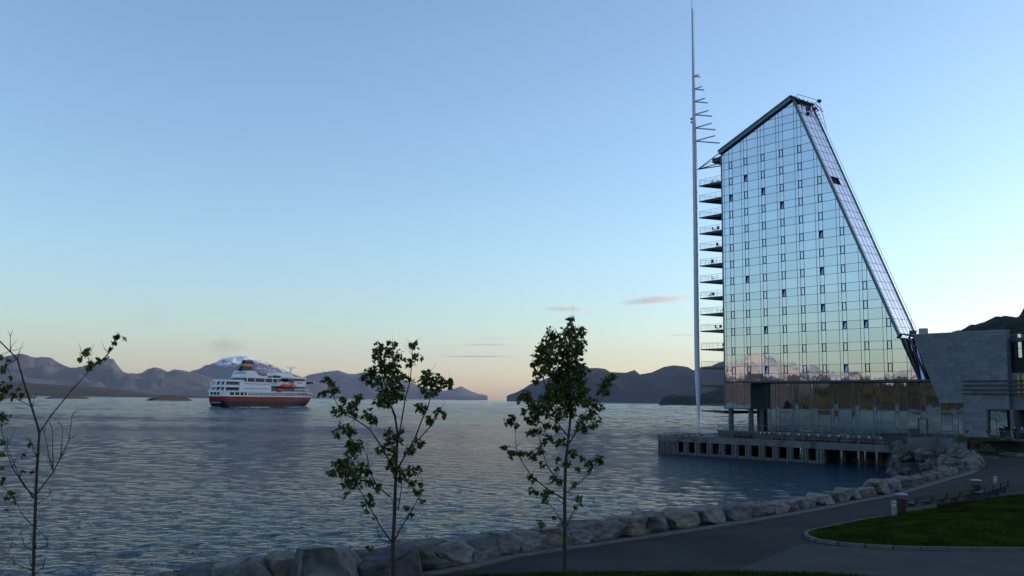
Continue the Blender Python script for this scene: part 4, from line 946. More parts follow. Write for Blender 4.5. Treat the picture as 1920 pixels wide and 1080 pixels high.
# small rooftop box beside the sloping end
q = f_sz(1722, 628); fb(MB(), q[0] - .1, q[0] + .9, .3, 1.2, q[1] - .2, q[1] + 1.0).build('rooftop_unit', M['steel'], sb, fix=True)
q = f_sz(1710, 628); fb(MB(), q[0] - .5, q[0] + .3, .1, .8, q[1] - .3, q[1] + .7).build('rooftop_unit', M['darksteel'], sb, fix=True)
q = f_sz(1711, 628); MB().tube([FP(q[0], .3, q[1]), FP(q[0] - .3, .3, q[1] + 2.6)], .03, 4).build('antenna', M['steel'], sb)

# plaza railing, planter, lamps
plr = thing('railing', onz(1760, 820, PZ), 'steel railing along the plaza edge in front of the stone building', 'railing')
a = onz(1715, 821, PL); b = onz(1900, 825, 5.3); n_ = int((b - a).length / 1.7)
for z in (.3, .55, .8, 1.05): MB().tube([a + Vector((0, 0, z)), b + Vector((0, 0, z))], .022, 4).build('handrail' if z > 1 else 'guard_wire', M['steel'], plr)
for k in range(n_ + 1): q = a + (b - a) * k / n_; MB().tube([q, q + Vector((0, 0, 1.05))], .03, 4).build('post', M['steel'], plr)
q = onz(1717.5, 822, PL)
rt = thing('planter', q, 'dark square planter box at the pier end of the plaza railing', 'planter'); MB().box(q + Vector((0, .6, .62)), 1.3, 1.0, 1.25).build('box', M['darksteel'], rt); MB().box(q + Vector((0, .6, 1.28)), 1.4, 1.1, .06).build('rim', M['frame2'], rt)
def post_lamp(x, y, hh, label):
    q = onz(x, y, 5.1); rt = thing('lamp_post', q, label, 'lamp', 'mushroom lamps on the plaza')
    MB().tube([q, q + Vector((0, 0, hh))], .06, 6).build('pole', M['darksteel'], rt)
    MB().lathe((q.x, q.y, q.z + hh), [(.10, -.1), (.28, 0), (.30, .18), (.16, .34), (.02, .38)], 10).build('head', M['frame2'], rt); return rt
post_lamp(1813, 823, .9, 'short dark mushroom lamp left of the entrance on the plaza'); post_lamp(1853.5, 826, 1.0, 'short dark mushroom lamp just left of the standing couple')

# ------------------------------------------------------------------ shrubs on the bank
def leaf_cloud(center, rad, n, size, name, mat, parent, flat=.7):
    V = []; F = []
    for _ in range(n):
        d = Vector([rnd.gauss(0, 1) for _ in range(3)]).normalized() * (rnd.random() ** .4); p = Vector(center) + Vector((d.x * rad[0], d.y * rad[1], abs(d.z) * rad[2]))
        a = Vector([rnd.gauss(0, 1) for _ in range(3)]).normalized(); b = a.orthogonal().normalized() * size * rnd.uniform(.6, 1.2); a = a * size; o = len(V)
        V += [p - a * .5, p + b * .35, p + a * .5, p - b * .35]; F.append((o, o + 1, o + 2, o + 3))
    mb = MB(); mb.v = [tuple(v) for v in V]; mb.f = F; o = mb.build(name, mat, parent); o['kind'] = 'stuff'; return o
shr = [(1798, 830, 'g'), (1812, 833, 'r'), (1824, 838, 'r'), (1836, 841, 'r'), (1846, 834, 'g'), (1850, 846, 'd'), (1868, 829, 'g'), (1806, 826, 'g')]
nm = ['low green shrub at the left end of the bank below the plaza', 'reddish shrub at the top of the bank by the retaining wall', 'reddish shrub in the middle of the bank beside the path', 'reddish shrub low on the bank beside the path', 'green shrub under the second mushroom lamp', 'dark shrub at the foot of the bank by the road', 'green shrub in front of the entrance glass', 'small green shrub beside the first mushroom lamp']
for (x, y, t), lb in zip(shr, nm):
    q = onz(x, y, 4.4 if y > 830 else 4.9); rt = thing('shrub', q, lb, 'shrub', 'shrubs on the bank')
    leaf_cloud(q, (.9, .9, .8), 260, .16, 'foliage', M['leafred'] if t == 'r' else M['leaf'], rt)
    for k in range(3): MB().tube([q + Vector((0, 0, -.3)), q + Vector((rnd.uniform(-.4, .4), rnd.uniform(-.4, .4), .5))], .02, 4).build('stem', M['bark'], rt)
for k, (x, y) in enumerate(((1862, 848), (1874, 850), (1887, 852), (1900, 853.5), (1913, 855))):
    q = onz(x, y, 3.9); rock((q.x, q.y, 3.7), 1.5, .8, .55, rnd.uniform(-.4, .1), 'rock', f"flat edging stone of the far lawn, {ORD[k]} from the shrubs", 'edging stones of the far lawn', cat='stone')

# ------------------------------------------------------------------ street furniture on the promenade
def bollard(x, y, label):
    q = onz(x, y, G); rt = thing('bollard_lamp', q, label, 'bollard', 'bollard lamps by the promenade')
    MB().lathe(q, [(.13, 0), (.13, .58)], 14).build('post', M['steel'], rt, smooth=False)
    MB().lathe((q.x, q.y, q.z + .58), [(.105, 0), (.105, .12)], 14).build('lens', M['lamp'], rt)
    MB().lathe((q.x, q.y, q.z + .70), [(.14, 0), (.145, .05), (.11, .12), (.05, .155), (.01, .16)], 14).build('cap', M['steel'], rt)
bollard(1677, 971, 'short pale bollard lamp at the lawn edge left of the long bench'); bollard(1867, 917, 'short pale bollard lamp behind the slatted bench near the right edge')
def bin_(x, y, label, h=1.0):
    q = onz(x, y, G); rt = thing('litter_bin', q, label, 'bin', 'litter bins by the promenade')
    MB().lathe(q, [(.26, 0), (.30, .05), (.30, h * .72), (.27, h * .75)], 16).build('body', M['wood'], rt)
    for k in range(4):
        a = k * math.pi / 2 + .4; p = q + Vector((math.cos(a) * .26, math.sin(a) * .26, h * .75)); MB().tube([p, p + Vector((0, 0, h * .18))], .02, 4).build('stay', M['darksteel'], rt)
    MB().lathe((q.x, q.y, q.z + h * .93), [(.34, 0), (.34, .03), (.22, .07), (.02, .09)], 16).build('lid', M['steel'], rt)
bin_(1691, 962, 'dark litter bin with pale lid beside the left bollard lamp'); bin_(1831, 935, 'dark litter bin with pale lid between the two benches', 1.15)
def bench(p, q, label, back=True, slats=4, nm='bench'):
    rt = thing(nm, (p + q) / 2, label, 'bench', 'promenade benches'); t = (q - p).normalized(); n = Vector((-t.y, t.x, 0))
    def bx(l0, l1, d0, d1, z0, z1, name, mat):
        P_ = []
        for z in (z0, z1):
            for l, d in ((l0, d0), (l1, d0), (l1, d1), (l0, d1)): P_.append(p + t * l + n * d + Vector((0, 0, z)))
        return MB().box8(P_).build(name, mat, rt, fix=True)
    L = (q - p).length
    for k in range(4): bx(0, L, .1 + k * .12, .2 + k * .12, .43, .47, 'seat_slat', M['wood'])
    if back:
        for k in range(slats): bx(0, L, .02 - k * .015, .06 - k * .015, .46 + k * .10, .53 + k * .10, 'back_slat', M['wood'])
    nleg = max(2, int(L / 1.8) + 1)
    for k in range(nleg):
        l = .2 + (L - .5) * k / (nleg - 1); bx(l, l + .08, .1, .55, 0, .429, 'leg', M['darksteel'])
        if back: bx(l, l + .06, -.06, .018, .40, .83, 'back_support', M['darksteel'])
    return rt
bench(onz(1717, 962, G), onz(1828, 942, G), 'long dark slatted bench facing the water between the two litter bins')
bench(onz(1846, 940, G + .15), onz(1892, 925, G + .15), 'short slatted bench to the right of the second litter bin')
q0 = onz(1700, 964, G); q1 = onz(1757, 957, G)
o = MB().box8([q0 + Vector((0, 0, -.1)), q1 + Vector((0, 0, -.1)), q1 + Vector((.1, .5, -.1)), q0 + Vector((.1, .5, -.1)), q0 + Vector((0, 0, .28)), q1 + Vector((0, 0, .28)), q1 + Vector((.1, .5, .28)), q0 + Vector((.1, .5, .28))]).build('stone_plinth', M['kerb'], fix=True)
tag(o, 'low stone plinth at the foot of the long bench, next to the left litter bin', 'plinth')

# ------------------------------------------------------------------ people
def person(loc, face, label, h=1.76, top='cloth_dark', bottom='cloth_dark', stance=0.):
    rt = thing('person', loc, label, 'person'); s = h / 1.76; rz = Matrix.Rotation(face, 3, 'Z')
    def T(x, y, z): return Vector(loc) + rz @ (Vector((x, y, z)) * s)
    def skin(name, vs, es, rs, mat, root=0):
        me = bpy.data.meshes.new(name); c = WL[rt]; me.from_pydata([T(*v) - c for v in vs], es, []); o = bpy.data.objects.new(name, me); col.objects.link(o); o.parent = rt; WL[o] = c
        md = o.modifiers.new('skin', 'SKIN'); md.use_smooth_shade = True
        for i, r_ in enumerate(rs): me.skin_vertices[0].data[i].radius = (r_[0] * s, r_[1] * s)
        me.skin_vertices[0].data[root].use_root = True
        o.modifiers.new('sub', 'SUBSURF').levels = 1; o.modifiers['sub'].render_levels = 1; me.materials.append(mat); return o
    w = .09 + stance
    skin('body', [(0, 0, .96), (0, .01, 1.12), (0, 0, 1.30), (0, 0, 1.44), (0, 0, 1.52), (0, .01, 1.62), (.17, 0, 1.42), (.23, .02, 1.16), (.20, .10, .94), (-.17, 0, 1.42), (-.24, .02, 1.17), (-.20, .12, .98), (w, 0, .90), (w + .01, .03, .50), (w + .01, -.02, .09), (w + .03, .14, .04), (-w, 0, .90), (-w - .01, .05, .50), (-w - .01, -.02, .09), (-w - .03, .14, .04), (0, .02, 1.70)],
         [(0, 1), (1, 2), (2, 3), (3, 4), (4, 5), (5, 20), (3, 6), (6, 7), (7, 8), (3, 9), (9, 10), (10, 11), (0, 12), (12, 13), (13, 14), (14, 15), (0, 16), (16, 17), (17, 18), (18, 19)],
         [(.16, .12), (.15, .11), (.18, .12), (.13, .09), (.055, .055), (.085, .10), (.06, .06), (.045, .045), (.035, .035), (.06, .06), (.045, .045), (.035, .035), (.09, .09), (.065, .065), (.05, .05), (.04, .03), (.09, .09), (.065, .065), (.05, .05), (.04, .03), (.07, .085)], M['skin'])
    skin('jacket', [(0, 0, .88), (0, .01, 1.12), (0, 0, 1.30), (0, 0, 1.43), (.175, 0, 1.42), (.235, .02, 1.16), (.205, .09, .98), (-.175, 0, 1.42), (-.245, .02, 1.17), (-.205, .11, 1.0)], [(0, 1), (1, 2), (2, 3), (3, 4), (4, 5), (5, 6), (3, 7), (7, 8), (8, 9)], [(.185, .14), (.17, .13), (.20, .14), (.14, .11), (.075, .075), (.06, .06), (.05, .05), (.075, .075), (.06, .06), (.05, .05)], M[top])
    skin('trousers', [(0, 0, .94), (w, 0, .88), (w + .01, .03, .50), (w + .01, -.02, .10), (-w, 0, .88), (-w - .01, .05, .50), (-w - .01, -.02, .10)], [(0, 1), (1, 2), (2, 3), (0, 4), (4, 5), (5, 6)], [(.175, .13), (.105, .105), (.08, .08), (.065, .07), (.105, .105), (.08, .08), (.065, .07)], M[bottom])
    skin('hair', [(0, -.02, 1.66), (0, -.01, 1.74), (0, -.05, 1.60)], [(0, 1), (0, 2)], [(.085, .095), (.07, .08), (.06, .05)], M['hair'])
    return rt
person(onz(1878.5, 824.5, PZ), R(150), 'person in dark clothes at the entrance, left one of the standing couple', 1.78, stance=.01)
person(onz(1882.5, 825.5, PZ), R(60), 'person in dark jacket pressed close on the right of the standing couple', 1.72, stance=.0)
person(onz(1903, 825.5, PZ), R(200), 'person in dark clothes standing in front of the dark porch', 1.70)
person(onz(1917, 826, PZ), R(180), 'person in a pale blue top at the right edge of the photo', 1.66, top='cloth_blue')

# ------------------------------------------------------------------ ship
SW = onz(494, 768, 0)          # stern corner nearest to the camera
SW = Vector((-.3065 * 800, 800, 0)); ph = R(25)
sa = Vector((math.sin(ph), math.cos(ph), 0)); sv = Vector((-math.cos(ph), math.sin(ph), 0)); SL, SB = 137., 17.5
def SP(a, v, z): return SW + sa * a + sv * v + Vector((0, 0, z))
ZS = 835 / 1750 / 6.75
def zz(yz): return 9.4 + (702 - yz) * ZS        # height from the enlarged view of the ship near the stern corner
def s_a(xz):                                         # position along the near side from the enlarged view
    q = onplane(360 + xz / 6.75, 745, SP(0, 0, 0), sv); return (q - SP(0, 0, 0)).dot(sa)
ship = thing('cruise_ship', SP(SL / 2, SB / 2, 0), 'white coastal cruise ship with red band and black hull out on the fjord', 'ship')
def outline(z, taper, stern_in, a0=0., a1=SL, inset=0.):
    pts = []; B2 = SB / 2
    # near side from stern corner to bow, then the far side back
    st = [(0.0 + stern_in, 3.5), (.5 + stern_in, 1.8), (1.8 + stern_in, .6), (4 + stern_in, .1), (7 + stern_in, 0)]
    near = [(a, v + inset) for a, v in st]
    for u in (.3, .5, .62, .72, .80, .87, .93, .97, 1.0):
        a = SL * u - taper * (u ** 3); x = max(0, (u - .62) / .38); v = B2 * (x ** 2.0)
        near.append((a, min(B2, v + inset * (1 - x * .8))))
    near = [(min(a, a1), v) for a, v in near if a >= a0 - 10]
    far = [(a, SB - v) for a, v in near[::-1]]
    if abs(near[-1][1] - B2) < .05: far = far[1:]
    return [SP(a + (a0 if False else 0), v, z) for a, v in near + far]
def loft(rings, name, mat, cap=True):
    m = MB(); n = len(rings[0]); o = 0
    for r_ in rings: m.v += [tuple(p) for p in r_]
    for k in range(len(rings) - 1):
        for i in range(n): j = (i + 1) % n; m.f.append((k * n + i, k * n + j, (k + 1) * n + j, (k + 1) * n + i))
    if cap: m.f.append(tuple(range(n))[::-1]); m.f.append(tuple((len(rings) - 1) * n + i for i in range(n)))
    return m.build(name, mat, ship, fix=True)
z_wl, z_r0, z_r1, z_w1 = 0, zz(757), zz(700), zz(640)
loft([outline(-1.5, 14, 5.5), outline(0, 13, 4.5), outline(z_r0 * .5, 9, 2.2), outline(z_r0, 5.5, .8)], 'lower_hull', M['hull_black'])
loft([outline(z_r0 + .005, 5.5, .8), outline(z_r1, 2.5, .1)], 'red_band', M['hull_red'])
loft([outline(z_r1 + .005, 2.5, .1), outline(z_w1, .5, 0)], 'white_hull', M['ship_white'])
def deck(a0, a1, z0, z1, name='deckhouse', mat='ship_white', v0=.0, v1=SB, rake=0., bow=False, rk0=0.):
    A = [SP(a0 + 0, v0, z0), SP(a1, v0, z0), SP(a1, v1, z0), SP(a0, v1, z0)]
    B = [SP(a0 + rk0, v0, z1), SP(a1 - rake, v0, z1), SP(a1 - rake, v1, z1), SP(a0 + rk0, v1, z1)]
    if bow:
        A = [SP(a0, v0, z0), SP(a1 - 9, v0, z0), SP(a1 - 2, v0 + 4, z0), SP(a1, v0 + 8, z0), SP(a1, v1 - 8, z0), SP(a1 - 2, v1 - 4, z0), SP(a1 - 9, v1, z0), SP(a0, v1, z0)]
        B = [p + Vector((0, 0, z1 - z0)) - sa * (rake if i not in (0, 7) else -rk0) for i, p in enumerate(A)]
    return MB().prism(A, B).build(name, M[mat], ship, fix=True)
# heights of the decks
Zd = [zz(640), zz(628), zz(575), zz(545), zz(500), zz(470), zz(372)]
deck(1, 126, Zd[0], zz(628), 'promenade_deck', v0=-.25, v1=SB + .25, bow=True)
deck(s_a(600) , s_a(1000), zz(628), zz(525), 'cabin_block', v0=.3, v1=SB - .3)
deck(20, 112, zz(628), zz(560), 'inner_house', 'ship_deck', v0=3.2, v1=SB - 3.2)
deck(20, 112, zz(560) + .01, zz(500), 'inner_house', 'ship_white', v0=3.4, v1=SB - 3.4)
deck(s_a(1290), 122, zz(552), zz(488), 'forward_cabins', v0=.2, v1=SB - .2, bow=True)
deck(s_a(1000), 122, zz(560), zz(549), 'boat_deck', v0=-.1, v1=SB + .1, bow=True)
deck(s_a(1290), 125, zz(606), zz(598), 'lower_boat_deck', v0=-.1, v1=SB + .1, bow=True)
deck(s_a(1310), 121, zz(630), zz(552), 'forward_wall', 'ship_deck', v0=1.5, v1=SB - 1.5, bow=True)
deck(3, s_a(660), zz(588) , zz(560) , 'aft_deck', v0=.4, v1=SB - .4, rk0=.4)
deck(6, s_a(660), zz(520), zz(497), 'aft_deck', v0=.6, v1=SB - .6, rk0=.4)
deck(7, s_a(620), zz(630), zz(588), 'aft_glazing', 'ship_glass', v0=1.5, v1=SB - 1.5)
deck(9, s_a(635), zz(560), zz(520), 'aft_glazing', 'ship_glass', v0=1.6, v1=SB - 1.6)
for z0, z1 in ((zz(630), zz(588)), (zz(560), zz(520))):
    for v in (.7, 5.5, 10.5, 16): MB().box8([SP(2 + .5, v, z0), SP(3.1 + .5, v, z0), SP(3.1 + .5, v + .9, z0), SP(2 + .5, v + .9, z0), SP(3.4 + .5, v, z1), SP(4.5 + .5, v, z1), SP(4.5 + .5, v + .9, z1), SP(3.4 + .5, v + .9, z1)]).build('aft_pillar', M['ship_white'], ship, fix=True)
deck(s_a(650), s_a(1100), zz(525), zz(515), 'sun_deck', v0=.1, v1=SB - .1)
deck(s_a(690), s_a(1100), zz(515), zz(468), 'panorama_glass', 'ship_glass', v0=.6, v1=SB - .6)
deck(s_a(690) - .6, s_a(690), zz(495), zz(462), 'lounge_glass', 'ship_glass', v0=1.4, v1=SB - 1.4)
for xz in (690, 790, 915, 1012, 1080):
    a = s_a(xz); deck(a, a + .9, zz(515), zz(468), 'window_pillar', v0=.45, v1=1.2)
deck(s_a(680), s_a(1130), zz(468), zz(455), 'upper_deck', v0=.3, v1=SB - .3)
deck(s_a(670), s_a(860), zz(460), zz(378), 'upper_lounge', v0=.8, v1=SB - .8, rake=6, rk0=3.5)
deck(s_a(860) - 5, s_a(1060), zz(455), zz(415), 'machinery_house', v0=4, v1=SB - 4)
deck(s_a(1060), s_a(1220), zz(425), zz(380), 'top_house', v0=3, v1=SB - 3, rk0=5)
deck(s_a(1065), s_a(1130), zz(440), zz(422), 'recess_shade', 'ship_glass', v0=2.6, v1=SB - 2.6)  # solid dark box drawn for the shade of a recess
deck(s_a(1210), 120, zz(488), zz(455), 'bridge_glass', 'ship_glass', v0=.5, v1=SB - .5, bow=True)
deck(s_a(1130), 122, zz(455), zz(428), 'bridge_roof', v0=.0, v1=SB, bow=True, rake=2)
deck(s_a(1200), s_a(1340), zz(428), zz(388), 'wheelhouse', v0=4, v1=SB - 4, rake=8, rk0=2)
deck(119, 123, zz(520), zz(490), 'bridge_wing', 'ship_glass', v0=-1.5, v1=SB + 1.5)
# stern: big windows wrapping round
for k, v in enumerate((3.6, 7.2, 10.8)):
    MB().box8([SP(x_, y_, z_) for z_ in (zz(685), zz(648)) for (x_, y_) in ((-.08, v), (.4, v), (.4, v + 2.7), (-.08, v + 2.7))]).build('stern_window', M['ship_glass'], ship, fix=True)
def side_v(a):                                       # offset of the near side at a (bow taper)
    u = a / SL; x = max(0, (u - .62) / .38); return SB / 2 * x ** 2
def win(a, w, z0, z1, name, mat='ship_glass', v=None, prot=.06):
    v0 = (side_v(a) if v is None else v) - prot; v1 = (side_v(a + w) if v is None else v) - prot
    return MB().box8([SP(a, v0, z0), SP(a + w, v1, z0), SP(a + w, v1 + .5, z0), SP(a, v0 + .5, z0), SP(a, v0, z1), SP(a + w, v1, z1), SP(a + w, v1 + .5, z1), SP(a, v0 + .5, z1)]).build(name, M[mat], ship, fix=True)
for x0_, x1_ in ((480, 530), (545, 597), (612, 652), (666, 690)):
    MB().box8([SP(x_, y_, z_) for z_ in (zz(685), zz(648)) for (x_, y_) in ((s_a(x0_), -.07), (s_a(x1_), -.07), (s_a(x1_), .4), (s_a(x0_), .4))]).build('saloon_window', M['ship_glass'], ship, fix=True)
n_w = 42
for k in range(n_w):
    xz = 712 + k * (1545 - 712) / n_w; a0 = s_a(xz); a1_ = s_a(xz + 11)
    if a0 < 0: a0 = .5
    if a0 > 128: break
    # clamp to where the bow curves inwards
    q = None
    lo = a0
    for it in range(6):
        v = side_v(lo); q = onplane(360 + xz / 6.75, 745, SP(0, v, 0), sv); lo = min(132, (q - SP(0, 0, 0)).dot(sa))
    win(lo, (a1_ - a0) * .9, zz(685), zz(650), 'side_window')
for row, yz in ((0, 541), (1, 600)):
    for k in range(17):
        xz = 655 + k * 19.5
        if xz > 985: break
        a = s_a(xz); win(a, .85, zz(yz + 7), zz(yz - 6), 'cabin_window', v=.3)
for k in range(12): xz = 1325 + k * 15; a = s_a(xz); (win(a, .9, zz(522), zz(504), 'cabin_window', v=.2) if a < 108 else None)
# upper lounge small windows on the stern face
for k in range(6):
    v = 2.2 + k * 2.3; a = s_a(670) + 1.75; MB().box8([SP(x_, y_, z_) for z_, dx_ in ((zz(415), 0), (zz(402), .55)) for (x_, y_) in ((a - .1 + dx_, v), (a + .6 + dx_, v), (a + .6 + dx_, v + 1.2), (a - .1 + dx_, v + 1.2))]).build('lounge_window', M['ship_glass'], ship, fix=True)
# deck railings
for a0, a1_, z in ((3.2, 24, zz(560)), (6.2, 26, zz(497)), (90, 120, zz(598)), (90, 120, zz(549))):
    for dz in (.5, 1.0): MB().tube([SP(a0, .2, z + dz), SP(a1_, .2, z + dz)], .05, 4).build('railing', M['ship_white'], ship)
for z, a_ in ((zz(560), 3.4), (zz(497), 6.4), (zz(628), 1.2)):
    MB().tube([SP(a_, .6, z + 1.1), SP(a_, SB - .6, z + 1.1)], .06, 4).build('railing', M['ship_white'], ship)
for k in range(12): a = 80 + k * 3.6; MB().tube([SP(a, .1, zz(628)), SP(a, .1, zz(552))], .12, 4).build('deck_post', M['ship_white'], ship)
# funnel
def fun(z0, z1, w0, w1, name, mat, rk0, rk1):
    a = s_a(640)
    A = [SP(a + rk0, SB / 2 - w0, z0), SP(a + rk0 + 12, SB / 2 - w0, z0), SP(a + rk0 + 12, SB / 2 + w0, z0), SP(a + rk0, SB / 2 + w0, z0)]
    B = [SP(a + rk1, SB / 2 - w1, z1), SP(a + rk1 + 9.5, SB / 2 - w1, z1), SP(a + rk1 + 9.5, SB / 2 + w1, z1), SP(a + rk1, SB / 2 + w1, z1)]
    return MB().prism(A, B).build(name, M[mat], ship, fix=True)
fo = 4
fun(zz(378), zz(318), 2.2, 2.0, 'funnel', 'hull_black', fo, fo + 3.6); fun(zz(318) + .01, zz(290), 2.0, 1.9, 'funnel_gold_band', 'gold', fo + 3.6, fo + 4.6); fun(zz(290) + .01, zz(243), 1.9, 1.7, 'funnel_top', 'hull_black', fo + 4.6, fo + 5.8)
a = s_a(640) + fo + 8; MB().box8([SP(a, SB / 2 - 2.35, zz(350)), SP(a + 7, SB / 2 - 2.3, zz(350)), SP(a + 7, SB / 2 - 1.9, zz(350)), SP(a, SB / 2 - 1.9, zz(350)), SP(a, SB / 2 - 2.3, zz(325)), SP(a + 7, SB / 2 - 2.3, zz(325)), SP(a + 7, SB / 2 - 1.9, zz(325)), SP(a, SB / 2 - 1.9, zz(325))]).build('funnel_emblem', M['hull_red'], ship, fix=True)
# masts, radar arch, domes
def smast(xz, y0, y1, r_, name='antenna_mast', v=SB / 2):
    q = onplane(360 + xz / 6.75, 745, SP(0, v, 0), sv); a = (q - SP(0, 0, 0)).dot(sa); MB().tube([SP(a, v, zz(y0)), SP(a, v, zz(y1))], r_, 6).build(name, M['ship_white'], ship); return a
a = smast(972, 380, 282, .22); q = SP(a, SB / 2, zz(295)); MB().lathe((q.x, q.y, q.z - 1), [(.2, 0), (.8, .5), (.9, 1.2), (.5, 1.9), (.1, 2.1)], 10).build('radar_dome', M['ship_deck'], ship)
for xz, y1, r_ in ((1010, 290, .12), (1047, 300, .1), (905, 310, .2), (820, 300, .25), (865, 330, .15), (1137, 318, .2), (1160, 335, .1), (1095, 320, .08), (1180, 350, .1), (930, 330, .1)): smast(xz, 385, y1, r_)
a = smast(1137, 345, 325, .55, 'radar_dome'); a = smast(820, 330, 310, .6, 'radar_dome')
a = smast(1235, 390, 310, .9, 'main_mast'); MB().tube([SP(a - 7, SB / 2, zz(300)), SP(a + 7, SB / 2, zz(300))], .2, 5).build('radar_bar', M['ship_white'], ship); MB().tube([SP(a, SB / 2 - 4, zz(312)), SP(a, SB / 2 + 4, zz(312))], .2, 5).build('radar_bar', M['ship_white'], ship)
for xz, w_, h_, y in ((880, 5, 1.6, 425), (930, 4, 2.0, 430), (1000, 2, 1.5, 450), (1030, 2, 1.5, 450), (850, 3, 1.2, 350), (900, 6, .8, 345), (980, 8, .7, 365)):
    a = s_a(xz); deck(a, a + w_, zz(y), zz(y) + h_, 'deck_gear', 'ship_deck' if h_ > 1.3 else 'ship_white', v0=2.5, v1=6)
# life boats
def lifeboat(a, L, z, label, h=3.0):
    rt = thing('lifeboat', SP(a + L / 2, -.9, z), label, 'lifeboat', 'orange lifeboats on the ship'); m = MB(); rings = []
    for u in (0, .06, .2, .5, .8, .94, 1):
        w = 1.7 * (1 - abs(2 * u - 1) ** 3) + .12; hh = h * (.55 + .45 * (1 - abs(2 * u - 1) ** 3)); rings.append([SP(a + L * u, -.9 + w * math.cos(t), z + h * .4 + hh * .5 * math.sin(t)) for t in [k * math.pi / 5 for k in range(10)]])
    for r_ in rings: m.v += [tuple(p) for p in r_]
    for k in range(6):
        for i in range(10): j = (i + 1) % 10; m.f.append((k * 10 + i, k * 10 + j, (k + 1) * 10 + j, (k + 1) * 10 + i))
    m.f.append(tuple(range(10))[::-1]); m.f.append(tuple(60 + i for i in range(10))); m.build('hull', M['orange'], rt, smooth=True, fix=True)
    MB().box8([SP(a + L * .3, -1.6, z + h * .9), SP(a + L * .6, -1.6, z + h * .9), SP(a + L * .6, -.2, z + h * .9), SP(a + L * .3, -.2, z + h * .9), SP(a + L * .33, -1.4, z + h * 1.12), SP(a + L * .57, -1.4, z + h * 1.12), SP(a + L * .57, -.4, z + h * 1.12), SP(a + L * .33, -.4, z + h * 1.12)]).build('canopy_hatch', M['orange'], rt, fix=True)
lifeboat(s_a(1105), s_a(1215) - s_a(1105), zz(575), 'orange lifeboat hanging on the ship side, aft one of the upper pair', 3.4)
lifeboat(s_a(1215), s_a(1305) - s_a(1215), zz(575), 'orange lifeboat hanging on the ship side, forward one of the upper pair', 3.2)
lifeboat(s_a(1060), s_a(1135) - s_a(1060), zz(628), 'smaller orange rescue boat one deck below the two lifeboats', 2.4)
for xz in (1110, 1200, 1220, 1295): a = s_a(xz); MB().tube([SP(a, .4, zz(560)), SP(a, .2, zz(500)), SP(a, -1.2, zz(495))], .18, 5).build('davit', M['ship_white'], ship)
# lettering on the stern
def text_mesh(body, size, name, mat, parent, origin, xdir, updir, depth=.05):
    cu = bpy.data.curves.new('t', 'FONT'); cu.body = body; cu.size = size; cu.extrude = depth; cu.align_x = 'CENTER'; o = bpy.data.objects.new('t', cu); dg = bpy.context.evaluated_depsgraph_get()
    col.objects.link(o); bpy.context.view_layer.update(); dg = bpy.context.evaluated_depsgraph_get(); me = bpy.data.meshes.new_from_object(o.evaluated_get(dg)); bpy.data.objects.remove(o)
    n = xdir.cross(updir); m = MB(); m.v = [tuple(origin + xdir * v.co.x + updir * v.co.y + n * v.co.z) for v in me.vertices]; m.f = [tuple(p.vertices) for p in me.polygons]; return m.build(name, mat, parent)
up = (Vector((0, 0, 1)) + (-sa) * .25).normalized()
text_mesh('FINNMARKEN', 1.7, 'stern_name', M['ship_white'], ship, SP(1.55, 8.6, zz(783)), -sv, up)
# wake and foam, smoke
def foam(pts, w, lbl):
    m = MB(); n = len(pts)
    V = []
    for i, p in enumerate(pts):
        t = (pts[min(i + 1, n - 1)] - pts[max(i - 1, 0)]).normalized(); nn = Vector((-t.y, t.x, 0)); ww = w * (.3 + .7 * math.sin(math.pi * (i + .5) / n)) * rnd.uniform(.6, 1.2)
        V += [p - nn * ww, p + Vector((0, 0, .25 + rnd.uniform(0, .35))), p + nn * ww]
    for i in range(n - 1): m.f += [(i * 3, i * 3 + 1, i * 3 + 4, i * 3 + 3), (i * 3 + 1, i * 3 + 2, i * 3 + 5, i * 3 + 4)]
    m.v = [tuple(v) for v in V]; o = m.build('sea_foam', M['foam'], smooth=True); o['kind'] = 'stuff'; tag(o, lbl, 'foam')
foam([SP(8 - u * 16, 2 + 20 * u + rnd.uniform(-.6, .6), .02) for u in [k / 16 for k in range(17)]], .9, 'white foam churned up under the stern of the ship')
foam([SP(118 + u * 10, 3 - 4.5 * u + rnd.uniform(-.4, .4), .02) for u in [k / 9 for k in range(10)]], .9, 'white bow wave at the front of the ship')
foam([SP(10 + u * 104, -.9 + .3 * math.sin(u * 23), .0) for u in [k / 60 for k in range(61)]], .35, 'thin line of foam along the ship side')

